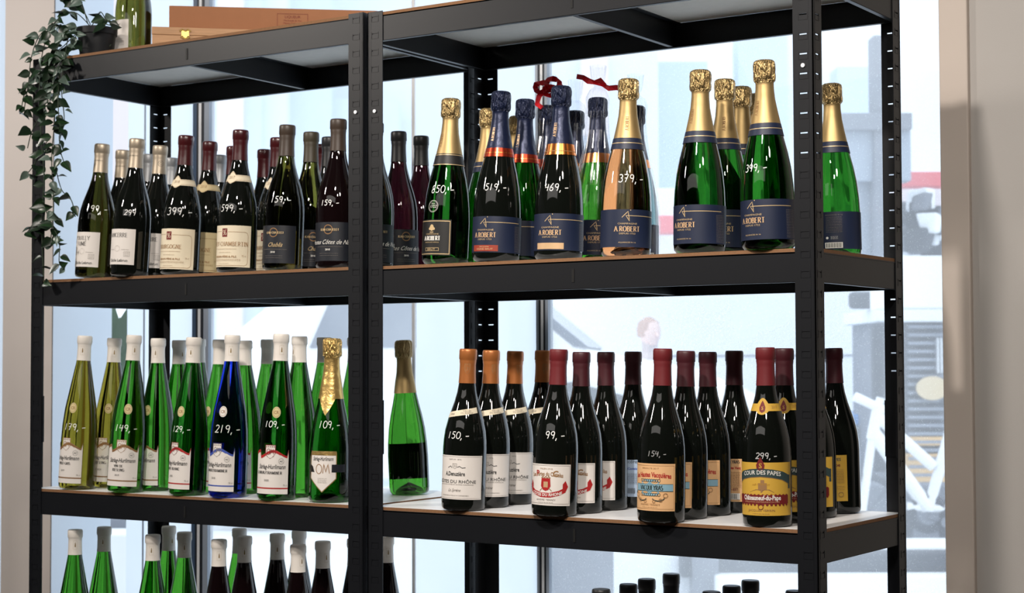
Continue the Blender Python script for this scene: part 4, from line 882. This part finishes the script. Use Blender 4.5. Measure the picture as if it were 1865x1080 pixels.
bottle('a6', 'b', G_DARK, SILV, 'dark bottle with grey foil peeking out just left of the 399 bottle')
bottle('a7', 'b', G_DARK, RED, 'dark red wine bottle priced 399 with burgundy foil, cream label and 2018 neck label', des=design(*bg1), phi=-38, price=('399,-', -.15, 120, 19))
bottle('a8', 'b', G_DARK, RED, 'burgundy-foiled red wine bottle with 2018 neck label, half hidden behind the 399 bottle', des=design(*bg2), phi=-24)
bottle('a9', 'b', G_DARK, SILV, 'blurred silver-capped bottle far back between the 399 and 599 bottles')
bottle('a10', 'b', G_DARK, RED, 'dark red wine bottle priced 599 with burgundy foil and cream label', des=design(*bg3), phi=-38, price=('599,-', -.35, 120, 17))
bottle('a11', 'b', G_DARK, RED, 'sliver of a burgundy-foiled bottle behind the neck of the 599 bottle')
bottle('a12', 'b', G_DARK, RED, 'short-looking burgundy-foiled bottle at the back, right of the 599 bottle')
bottle('a13', 'b', G_DARK, RED, 'burgundy-foiled bottle with a cream neck label directly behind the olive 159 bottle', des=design(*bg1), phi=-38)
bottle('a14', 'b', G_CHAB, BRN, 'olive glass white wine bottle priced 159 with dark brown foil and black label', des=design(*dk1), phi=-30, price=('159,-', -.20, 131, 15))
bottle('a15', 'b', G_CHAB, OLV, 'olive glass bottle with brown foil standing behind and right of the olive 159 bottle', des=design(*dk1), phi=10)
bottle('a16', 'b', G_DARK, RED, 'dark red foiled bottle far back, just right of the brown-foiled olive bottle')
bottle('a17', 'b', G_DARK, BLKF, 'black-foiled bottle peeking out directly left of the last bottle on the left rack')
bottle('a18', 'b', G_DRED, BRN, 'dark red wine bottle priced 159, brown foil, left of the centre posts', des=design(*dk2), phi=-24, price=('159,-', -.35, 118, 13))
bottle('b0', 'b', G_DARK, BLKF, 'dark wine bottle mostly hidden behind the twin centre posts', des=design(*dk2), phi=10)
bottle('b1', 'b', G_RUBY, BLKF, 'ruby-dark bottle with black foil and script label, right of the centre posts', des=design(*dk2), phi=22)
bottle('b2', 'b', G_RUBY, BLKF, 'ruby-dark black-foiled bottle behind, between the centre posts and the 850 champagne')
# champagne on the right rack
RB = lambda st=None: design(('rb', st.name if st else ''), D_robert, 'c', None, st)
rb0 = design('rb0', D_robert, 'c', None, None); rbr = design('rbr', D_robert, 'c', None, P_RDC); rbc = design('rbc', D_robert, 'c', None, P_CUP)
CG = ('cg', lambda: cap_cham('c', P_BRN), 0); CN = ('cn', lambda: cap_cham('c', P_CUP), 0)
NB = (('neck_band', .186, .206, PAP_N, .0010), ('gold_line', .1965, .1975, GLD, .0013))
KB = (('neck_band', .184, .206, PAP_K, .0010), ('gold_line', .1845, .1855, GLD, .0013), ('neck_gold_line', .203, .204, GLD, .0013))
bottle('b3', 'c', G_GREEN2, GOLD, 'champagne bottle priced 850 with gold foil and black gold-framed label', des=design('blk', D_blacklabel, 'c'), phi=-38, price=('850,-', -.25, 131, 17), bands=KB, caplet=('cgf', lambda: cap_cham('c', P_BRN), -5))
bottle('b4', 'c', G_GREEN2, GOLD, 'gold-foiled champagne bottle hiding behind the 519 bottle by the rear posts', bands=NB)
bottle('b5', 'c', G_DARK, NAVY, 'champagne bottle priced 519 with navy foil, red copper neck ring and red strip', des=rbr, phi=-30, price=('519,-', -.10, 127, 15), bands=(('neck_ring', .190, .206, RCOP, .0010), ('gold_line', .1965, .198, COPPER, .0013)), caplet=CN)
bottle('b6', 'c', G_GREEN2, GOLD, 'sliver of a gold-foiled bottle behind the second navy-foiled champagne', bands=NB)
bottle('b7', 'c', G_GREEN2, NAVY, 'navy-foiled champagne bottle between the 519 and 469 bottles', des=rbr, phi=-46, bands=(('neck_ring', .190, .206, RCOP, .0010), ('gold_line', .1965, .198, COPPER, .0013)), caplet=('cn2', lambda: cap_cham('c', P_CUP), 16))
w8 = bottle('b8', 'c', G_DARK, NAVY, 'gift-wrapped navy-foiled bottle with bunched red ribbon, behind the 469 bottle', des=rb0, phi=-40, bands=(('neck_ring', .190, .206, RCOP, .0010),), caplet=CN)
bottle('b9', 'c', G_DARK, NAVY, 'champagne bottle priced 469 with navy foil, copper neck ring and copper strip', des=rbc, phi=-22, price=('469,-', -.12, 120, 16), bands=(('neck_ring', .186, .206, COPPER, .0010), ('gold_line', .192, .193, P_BRN, .0013)), caplet=CN)
w10 = bottle('b10', 'c', G_DARK, NAVY, 'cellophane-wrapped navy-foiled bottle peeking out right behind the 469 bottle', bands=(('neck_ring', .190, .206, COPPER, .0010),))
w11 = bottle('b11', 'c', G_GREEN, NAVY, 'cellophane-wrapped green champagne with a red ribbon, between the 469 and rosé bottles', des=rb0, phi=-2, bands=(('neck_ring', .188, .206, COPPER, .0010),))
bottle('b12', 'c', G_ROSE, GOLD, 'rosé champagne bottle in clear pink glass with gold foil, priced 379', des=rb0, phi=3, price=('379,-', .22, 127, 17), bands=NB, caplet=('cg3', lambda: cap_cham('c', P_BRN), 2))
w13 = bottle('b13', 'c', G_PALE, NAVY, 'wrapped pale bottle almost hidden behind the rosé champagne', des=design('rbb', D_robert_back, 'c'), phi=30, bands=(('neck_ring', .190, .206, COPPER, .0010),))
bottle('c1', 'c', G_GREEN2, GOLD, 'green champagne bottle with gold foil and no price, first to the right of the rosé', des=rb0, phi=-38, bands=NB, caplet=CG)
bottle('c2', 'c', G_GREEN2, GOLD, 'gold-foiled champagne bottle standing directly behind the unpriced front one', des=rb0, phi=-8, bands=NB, caplet=('cg4', lambda: cap_cham('c', P_BRN), 12))
bottle('c3', 'c', G_GREEN2, GOLD, 'third gold-foiled champagne in line, just left of the 399 champagne neck', des=rb0, phi=-30, bands=NB, caplet=CG)
bottle('c4', 'c', G_GREEN2, GOLD, 'rearmost gold-foiled champagne, a sliver left of the 399 champagne neck', bands=NB)
bottle('c5', 'c', G_GREEN2, GOLD, 'tall-standing gold-foiled champagne bottle priced 399 next to the right corner post', des=rb0, phi=-35, price=('399,-', -.45, 126, 15), bands=NB, caplet=('cg5', lambda: cap_cham('c', P_BRN), 0))
bottle('c6', 'c', G_GREEN2, GOLD, 'champagne bottle turned backwards with barcode, right of the right corner post', des=design('rbb', D_robert_back, 'c'), phi=-4, bands=NB)
# gift wrap
def cello_mat():
    m = bpy.data.materials.new('cellophane'); m.use_nodes = True; nt = m.node_tree; nt.nodes.remove(nt.nodes['Principled BSDF'])
    tr = nt.nodes.new('ShaderNodeBsdfTransparent'); gl = nt.nodes.new('ShaderNodeBsdfGlossy'); gl.inputs['Roughness'].default_value = .12; mx = nt.nodes.new('ShaderNodeMixShader')
    lw = nt.nodes.new('ShaderNodeLayerWeight'); lw.inputs[0].default_value = .25
    mr = nt.nodes.new('ShaderNodeMapRange'); mr.inputs[3].default_value = .05; mr.inputs[4].default_value = .42
    nt.links.new(lw.outputs['Facing'], mr.inputs[0]); nt.links.new(mr.outputs[0], mx.inputs[0]); nt.links.new(tr.outputs[0], mx.inputs[1]); nt.links.new(gl.outputs[0], mx.inputs[2]); nt.links.new(mx.outputs[0], nt.nodes['Material Output'].inputs[0]); return m
CELLO = cello_mat(); RIB = mat('ribbon_red', S(222, 24, 40), .4)
def wrap(t, seed, big=1.0):
    rnd = random.Random(seed); ph = [rnd.uniform(0, 6.28) for _ in range(6)]
    prof = [(.0452, .002), (.0462, .08), (.045, .11), (.041, .145), (.034, .178), (.026, .215), (.021, .25), (.0195, .285), (.021, .312), (.016, .325), (.006, .333), (.012, .345), (.030 * big, .372)]
    mb = MB(); mb.lathe(prof, 64, warp=lambda r, z, a: r * (1 + (.03 + .10 * max(0, (z - .15) / .2)) * .4 * (sin(9 * a + ph[0] + 30 * z) + .7 * sin(17 * a + ph[1] - 70 * z) + .5 * sin(29 * a + ph[2] + 150 * z))) + .0006)
    return mb.build('cellophane_wrap', CELLO, t, smooth=False)
for i, t in enumerate((w8, w10, w11, w13)): wrap(t, i + 2, .5)
def ribbon(t, pts_list, wdt=.012):
    mb = MB()
    for pts in pts_list:
        vs = []; fs = []
        for i, p in enumerate(pts):
            a = Vector(pts[max(0, i - 1)]); b = Vector(pts[min(len(pts) - 1, i + 1)]); d = (b - a).normalized(); n = d.cross(Vector((sin(i * 1.1), 1, cos(i * .9)))).normalized() * wdt / 2
            vs += [Vector(p) + n, Vector(p) - n]
        for i in range(len(pts) - 1): fs.append((2 * i, 2 * i + 1, 2 * i + 3, 2 * i + 2))
        mb.add(vs, fs)
    o = mb.build('red_ribbon', RIB, t); s_ = o.modifiers.new('s', 'SOLIDIFY'); s_.thickness = .0004; return o
def loop(cx, cz, r, n=10, y=0, ph=0): return [(cx + r * cos(ph + 2 * pi * k / n), y + .006 * sin(3 * k), cz + r * .8 * sin(ph + 2 * pi * k / n)) for k in range(n + 1)]
ribbon(w8, [loop(-.012, .345, .012, y=-.01), loop(.010, .352, .013, y=-.012, ph=1), loop(.004, .338, .011, y=-.014, ph=2), [(-.004, -.012, .340), (-.016, -.016, .328), (-.020, -.018, .312), (-.010, -.018, .305)], [(0, -.012, .34), (.018, -.014, .342), (.026, -.014, .352)]])
ribbon(w11, [[(-.040, -.012, .350), (-.028, -.012, .348), (-.018, -.014, .341), (-.006, -.014, .338), (.008, -.014, .334), (.020, -.012, .328), (.034, -.01, .330), (.046, -.01, .328)], [(-.006, -.014, .338), (.004, -.02, .342), (.012, -.014, .333)]], .011)

# third shelf, left rack
CA = ('ca', lambda: cap_als('a'), 28)
ri = lambda st, nm, yr: design(('ri', st.name, nm[0], yr), D_riesling, 'a', st, nm, yr)
P_BRS = mat('print_bronze', S(134, 98, 62), .5)
bottle('d1', 'a', G_OLIVE, WHT, 'slim yellow-olive bottle priced 179, first by the left post', des=ri(P_BRS, ['PINOT GRIS'], '2019'), phi=-43, price=('179,-', -.3, 124, 17), caplet=CA)
bottle('d2', 'a', G_OLIVE, WHT, 'slim yellow-olive bottle standing behind, between the 179 and 149 bottles', des=ri(P_BRS, ['RIESLING'], '2019'), phi=-27, caplet=CA)
bottle('d3', 'a', G_GREEN, WHT, 'slim green bottle priced 149 with brown-bordered label', des=ri(P_BRS, ['VIN DE', 'RIESLING'], '2019'), phi=-20, price=('149,-', -.15, 125, 17), caplet=CA)
bottle('d4', 'a', G_GREEN, WHT, 'slim green bottle with 2020 brown-bordered label just behind the 149 bottle', des=ri(P_BRS, ['RIESLING'], '2020'), phi=-52, caplet=CA)
bottle('d5', 'a', G_GREEN, WHT, 'slim green bottle at the back against the rear post, left of the 129 bottle', caplet=CA)
bottle('d6', 'a', G_GREEN2, WHT, 'slim dark green bottle priced 129 with red-bordered label', des=ri(P_RED, ['PINOT BLANC'], '2020'), phi=-50, price=('129,-', -.5, 129, 15), caplet=CA)
bottle('d6b', 'a', G_GREEN, WHT, 'slim green bottle hidden right behind the 129 bottle, only its cap rim showing')
bottle('d7', 'a', G_GREEN, WHT, 'slim green bottle half hidden left of the blue bottle', des=ri(P_RED, ['PINOT BLANC'], '2020'), phi=-60)
bottle('d8', 'a', G_BLUE, WHT, 'slim cobalt blue bottle priced 219 with blue-bordered label', des=ri(P_BLU, ['GEWURZTRAMINER'], '2018'), phi=-38, price=('219,-', -.1, 129, 19), caplet=CA)
bottle('d9', 'a', G_GREEN, WHT, 'slim bright green bottle directly behind and right of the blue bottle', des=ri(P_RED, ['RIESLING'], '2020'), phi=-34)
bottle('d10', 'a', G_GREEN, WHT, 'slim green bottle at the back, left of the 109 slim bottle')
bottle('d11', 'a', G_GREEN2, WHT, 'slim green bottle priced 109 with red-bordered label, left of the gold-foiled one', des=ri(P_RED, ['GEWURZTRAMINER'], '2020'), phi=-22, price=('109,-', -.2, 142, 15), caplet=CA)
bottle('d12', 'a', G_GREEN, WHT, 'slim green bottle between the 109 slim bottle and the gold-foiled sparkling bottle', des=ri(P_RED, ['RIESLING'], '2020'), phi=-86, caplet=CA)
bottle('d13', 'a', G_GREEN, WHT, 'slim green bottle hidden behind the gold foil of the sparkling bottle')
bottle('d14', 'k', G_GREEN2, GOLDB, 'sparkling wine bottle priced 109 with shiny gold foil and shield label', des=design('crem', D_cremant, 'k'), phi=-20, price=('109,-', -.05, 142, 17), z0=.198)
bottle('d15', 'a', G_GREEN, WHT, 'slim green bottle mostly hidden behind the centre posts')
# third shelf, right rack
bottle('e1', 'k', G_GREEN, GOLD, 'plain bright green sparkling bottle standing alone right of the centre posts', des=design('far', D_farlabel, 'k'), phi=170)
rh = design('rh', D_rhone, 'e'); CRh = ('crh', lambda: cap_rhone('e'), 30)
bottle('e2', 'e', G_DARK, ORG, 'red wine bottle priced 150 with orange foil and white label, front of its row', des=rh, phi=-32, price=('150,-', -.35, 128, 15), caplet=CRh)
bottle('e3', 'e', G_DARK, ORG, 'orange-foiled red wine bottle second in the row behind the 150 bottle', des=rh, phi=-12, caplet=('crh2', lambda: cap_rhone('e'), 40))
bottle('e4', 'e', G_DARK, ORG, 'orange-foiled red wine bottle third in the row behind the 150 bottle', des=rh, phi=-14, caplet=('crh3', lambda: cap_rhone('e'), 50))
bottle('e5', 'e', G_DARK, ORG, 'rearmost orange-foiled bottle, just left of the bright red capsule', des=rh, phi=-10, caplet=CRh)
po = design('po', D_portes, 'e')
bottle('e6', 'e', G_DARK, BRED, 'red wine bottle with bright red foil priced 99', des=po, phi=-24, price=('99,-', -.05, 134, 16))
bottle('e7', 'e', G_DARK, DRED, 'dark-red-foiled bottle second in the row behind the 99 bottle', des=po, phi=-25)
bottle('e8', 'e', G_DARK, DRED, 'dark-red-foiled bottle third in the row behind the 99 bottle', des=po, phi=-40)
bottle('e9', 'e', G_DARK, DRED, 'rearmost bottle of the 99 row, turned to show a pale blue back label', des=design('pob', D_portes_back, 'e'), phi=-5)
va = design('va', D_vacq, 'e')
bottle('e10', 'e', G_DARK, BRED, 'red wine bottle with red foil and orange label, faint price 154', des=va, phi=-29, price=('154,-', -.2, 110, 11, mat('faded_ink', (.25, .25, .25), .6)))
bottle('e11', 'e', G_DARK, DRED, 'dark-red-foiled bottle second in the orange-label row', des=va, phi=-45)
bottle('e12', 'e', G_DARK, DRED, 'dark-red-foiled bottle third in the orange-label row', des=va, phi=-33)
bottle('e13', 'e', G_DARK, DRED, 'rearmost bottle of the orange-label row, turned to show its back label', des=design('vab', D_vacq_back, 'e'), phi=-10)
pa = design('pa', D_pape, 'e')
bottle('e14', 'e', G_DARK, BRED, 'red wine bottle with yellow labels and red foil, priced 299', des=pa, phi=-15, price=('299,-', .0, 110, 12, mat('faded_ink2', (.45, .45, .45), .6)))
bottle('e15', 'e', G_DARK, DRED, 'yellow-labelled bottle directly behind the 299 one, left of the corner post', des=pa, phi=-4)
bottle('e16', 'e', G_DARK, DRED, 'yellow-labelled bottle mostly hidden behind the right corner post', des=pa, phi=-28)
bottle('e17', 'e', G_DARK, DRED, 'last bottle right of the corner post, showing a yellow back label', des=design('pab', D_pape_back, 'e'), phi=-12)
# embossed crest on two bottles' shoulders
# bottom shelf
for n, g, lb in (('f1', G_GREEN, 'slim green bottle, first from the left post on the bottom shelf'), ('f2', G_GREEN, 'slim green bottle, second from the left post on the bottom shelf'), ('f3', G_GREEN, 'slim green bottle left of the bottle touching the shelf beam, bottom shelf'), ('f4', G_GREEN, 'slim green bottle with its white cap cut by the beam, beside the left rear post'),
                 ('f5', G_GREEN, 'slim green bottle right of the left rear post on the bottom shelf'), ('f6', G_DRED, 'slim dark bottle, leftmost dark one on the bottom shelf'), ('f7', G_GREEN, 'slim green bottle at the back between the two leftmost dark ones'), ('f8', G_DRED, 'slim dark bottle in front of the half-hidden green one on the bottom shelf'),
                 ('f9', G_DRED, 'slim dark bottle, third dark one from the left on the bottom shelf'), ('f10', G_DRED, 'slim dark bottle at the back above the lowest white cap'), ('f11', G_DRED, 'slim dark bottle with the lowest white cap on the bottom shelf'), ('f12', G_DRED, 'slim dark bottle nearest left of the centre posts, bottom shelf'),
                 ('f13', G_DRED, 'slim dark bottle hidden behind the centre posts on the bottom shelf'), ('f14', G_DRED, 'slim dark bottle right of the centre posts on the bottom shelf')):
    bottle(n, 'a', g, WHT, lb, caplet=None if n in ('f13', 'f10', 'f7') else ('caf' + n, lambda: cap_als('a'), random.choice((0, 14, -12, 30))))
for n, lb in (('g1', 'black-capped bottle, leftmost of the bottom right shelf'), ('g2', 'black-capped bottle, second of the left group of four on the bottom right shelf'), ('g3', 'black-capped bottle, third of the left group of four on the bottom right shelf'), ('g4', 'tallest-standing black-capped bottle on the bottom right shelf'),
              ('g5', 'black-capped bottle barely showing, first of the right group on the bottom right shelf'), ('g6', 'black-capped bottle in the middle of the right group of three'), ('g7', 'highest black cap of the right group on the bottom right shelf'), ('g8', 'black-capped bottle edge beside the right corner post at the bottom')):
    bottle(n, 'e', G_DARK, BLKF, lb)
bottle('t1', 'b', G_CHAB, TAN, 'olive wine bottle with white label on top of the rack beside the plant pot', des=design(*loP), phi=-72)

# ---------------------------------------------------------------- boxes on top
ZT = .4794
WOODL = mat('wood_light', S(180, 138, 100), .6, noise=(18, .25, (1, 14, 14))); CARD = mat('cardboard_brown', S(164, 112, 78), .8, noise=(40, .07)); BRASS = mat('clasp_brass', S(196, 164, 92), .4, metal=.8)
t = thing('wooden_wine_box', 'light wooden wine box with brass clasp lying on top of the left rack', 'box', (-1.5625, .0942, ZT), math.radians(43.6))
mb = MB(); mb.box(0, 0, 0, .40, .080, .048); mb.build('box_body', WOODL, t, bev=.001)
mb = MB(); mb.box(-.0006, -.0006, .0486, .4006, .0806, .065); mb.build('lid', WOODL, t, bev=.001)
cm = MB(); cm.box(.062, -.0022, .046, .078, -.0004, .058); cm.lathe([(.0001, 0), (.0045, 0), (.0045, .002), (.0001, .002)], 16)
nv = len(cm.v) - 64; Rm = Matrix.Translation((.070, -.0022, .046)) @ Matrix.Rotation(pi / 2, 4, 'X'); cm.v = cm.v[:nv] + [tuple(Rm @ Vector(v)) for v in cm.v[nv:]]
cm.tube([(.058, -.003, .056), (.064, -.004, .060), (.070, -.003, .057), (.076, -.004, .060), (.082, -.003, .056)], .0016, 6); cm.tube([(.060, -.003, .044), (.070, -.004, .040), (.080, -.003, .044)], .0016, 6)
cm.build('brass_clasp', BRASS, t, smooth=True)
t = thing('cardboard_box', 'long brown cardboard box with printed stamp behind the wooden wine box', 'box', (-1.5982, .1807, ZT), math.radians(41.2))
mb = MB(); mb.box(0, 0, 0, .46, .085, .13); cb = mb.build('box_body', CARD, t, bev=.0015)
pr = Print(); pr.frame(236, 76, 304, 118, .8, P_BRN); pr.text('LIQUEUR', 270, 108, 6, P_BRN); pr.text('Marchande de Vins', 270, 101, 3.6, P_BRN); pr.text('Maison Champagne', 270, 95, 3.6, P_BRN); pr.text('Rue Moulineux', 270, 89, 3.6, P_BRN); pr.text('Sur France', 270, 83, 3.6, P_BRN)
mb = MB()
for (V, F, m) in pr.items: mb.add([(u / 1000, -.0006, v / 1000) for u, v in V], F)
mb.build('stamp_print', P_DRD, t)

# ---------------------------------------------------------------- trailing plant
POTM = mat('pot_black', (.010, .011, .013), .5, spec=.35); VINE = mat('vine_green', S(44, 58, 40), .6)
def leaf_mat():
    m = bpy.data.materials.new('leaf_variegated'); m.use_nodes = True; nt = m.node_tree; b = nt.nodes['Principled BSDF']
    tc = nt.nodes.new('ShaderNodeTexCoord'); sx = nt.nodes.new('ShaderNodeSeparateXYZ'); ab = nt.nodes.new('ShaderNodeMath'); ab.operation = 'ABSOLUTE'
    rp = nt.nodes.new('ShaderNodeValToRGB'); rp.color_ramp.elements[0].position = .02; rp.color_ramp.elements[0].color = (*S(46, 84, 40), 1); rp.color_ramp.elements[1].position = .5; rp.color_ramp.elements[1].color = (*S(30, 50, 32), 1)
    e = rp.color_ramp.elements.new(.12); e.color = (*S(26, 52, 28), 1)
    mu = nt.nodes.new('ShaderNodeMath'); mu.operation = 'MULTIPLY'; mu.inputs[1].default_value = 180
    nt.links.new(tc.outputs['Object'], sx.inputs[0]); nt.links.new(sx.outputs[0], ab.inputs[0]); nt.links.new(ab.outputs[0], mu.inputs[0]); nt.links.new(mu.outputs[0], rp.inputs[0]); nt.links.new(rp.outputs[0], b.inputs['Base Color'])
    b.inputs['Roughness'].default_value = .32; return m
LV = leaf_mat(); LV2 = mat('leaf_pale_edge', S(98, 116, 106), .35, noise=(220, .55)); LV3 = mat('leaf_dark', S(26, 44, 28), .3)
px0 = Vector((-1.690, .055, ZT))
tp = thing('trailing_ivy_plant', 'trailing ivy in a small black pot, vines hanging over the left post', 'plant', px0)
mb = MB(); mb.lathe([(.001, .0), (.034, .0), (.0355, .004), (.0405, .052), (.0435, .053), (.0445, .067), (.0425, .0675), (.0405, .054), (.039, .048), (.001, .046)], 40); mb.build('pot', POTM, tp, smooth=True)
random.seed(11)
def yv(px, py, Y): return at_y(px, py, Y) - px0
LMS = [leaf_mesh(.023, .0165, .22, .22, 6), leaf_mesh(.022, .0145, .3, .35, 6), leaf_mesh(.026, .0175, .15, .1, 6)]
for me, m in zip(LMS, (LV, LV2, LV3)): me.materials.append(m); [setattr(p, 'use_smooth', True) for p in me.polygons]
vines = [([(165, 48), (135, 22), (104, 36), (80, 85), (72, 150), (74, 230), (80, 320), (76, 410), (80, 515)], -.03, 48),
 ([(168, 50), (142, 50), (112, 66), (98, 130), (100, 210), (94, 290), (98, 372), (92, 440)], -.035, 48),
 ([(160, 50), (128, 62), (118, 110), (112, 160), (117, 220), (108, 262), (118, 300)], -.03, 22),
 ([(100, 300), (112, 345), (130, 365), (137, 395)], -.04, 7), ([(82, 380), (78, 405), (60, 412), (45, 428)], -.035, 6), ([(84, 385), (96, 412), (108, 440), (108, 478), (118, 488)], -.04, 11),
 ([(165, 45), (148, 14), (122, -4), (104, -12)], .03, 14), ([(168, 46), (182, 22), (192, 34), (198, 40)], .05, 10), ([(160, 44), (150, 8), (140, -8), (128, 6)], .03, 10),
 ([(110, 45), (76, 60), (58, 100), (52, 150), (44, 200)], -.025, 22), ([(76, 130), (48, 160), (38, 205)], -.03, 8), ([(84, 200), (60, 235), (50, 270)], -.035, 5), ([(90, 250), (62, 300), (48, 318)], -.03, 6),
 ([(150, 50), (120, 80), (95, 105), (86, 150), (88, 200)], -.04, 28), ([(140, 60), (128, 90), (112, 120), (106, 170), (108, 240)], -.045, 22), ([(176, 48), (190, 44), (200, 46)], .03, 4), ([(200, 84), (208, 72)], .11, 2)]
nl = 0
for pts, Y, cnt in vines:
    P3 = []
    for i, (a, b) in enumerate(pts):
        yy = Y
        if i == 0 and a > 140: yy = .045
        elif i == 1 and Y < 0 and a > 110: yy = .01
        P3.append(yv(a, b, yy))
    # smooth with Catmull-Rom
    S_ = []
    for i in range(len(P3) - 1):
        p0, p1, p2, p3 = P3[max(0, i - 1)], P3[i], P3[i + 1], P3[min(len(P3) - 1, i + 2)]
        for k in range(6):
            t_ = k / 6; S_.append(.5 * ((2 * p1) + (p2 - p0) * t_ + (2 * p0 - 5 * p1 + 4 * p2 - p3) * t_ ** 2 + (3 * p1 - p0 - 3 * p2 + p3) * t_ ** 3))
    S_.append(P3[-1]); mb = MB(); mb.tube(S_, .0011, 5); mb.build('vine', VINE, tp, smooth=True)
    for j in range(cnt):
        i = min(len(S_) - 1, int((j + random.random() * .8) / cnt * len(S_))); p = S_[i] + Vector((random.gauss(0, .002), random.gauss(0, .003), 0))
        if i < 7 and pts[0][0] > 148: continue
        side_ = 1 if j % 2 else -1
        d = CR * side_ * random.uniform(.4, 1) + Vector((0, 0, 1)) * random.uniform(-1.0, .25) - CF * random.uniform(-.1, .7)
        o = link('leaf', LMS[random.choice((0, 0, 1, 2, 2) if pts[0][1] > 70 or i > len(S_) * .5 else (0, 1, 1, 2))], None, tp); orient(o, p, d, random.gauss(0, .65), random.uniform(.8, 1.35)); nl += 1
print('leaves', nl, 'objects', len(COL.objects))
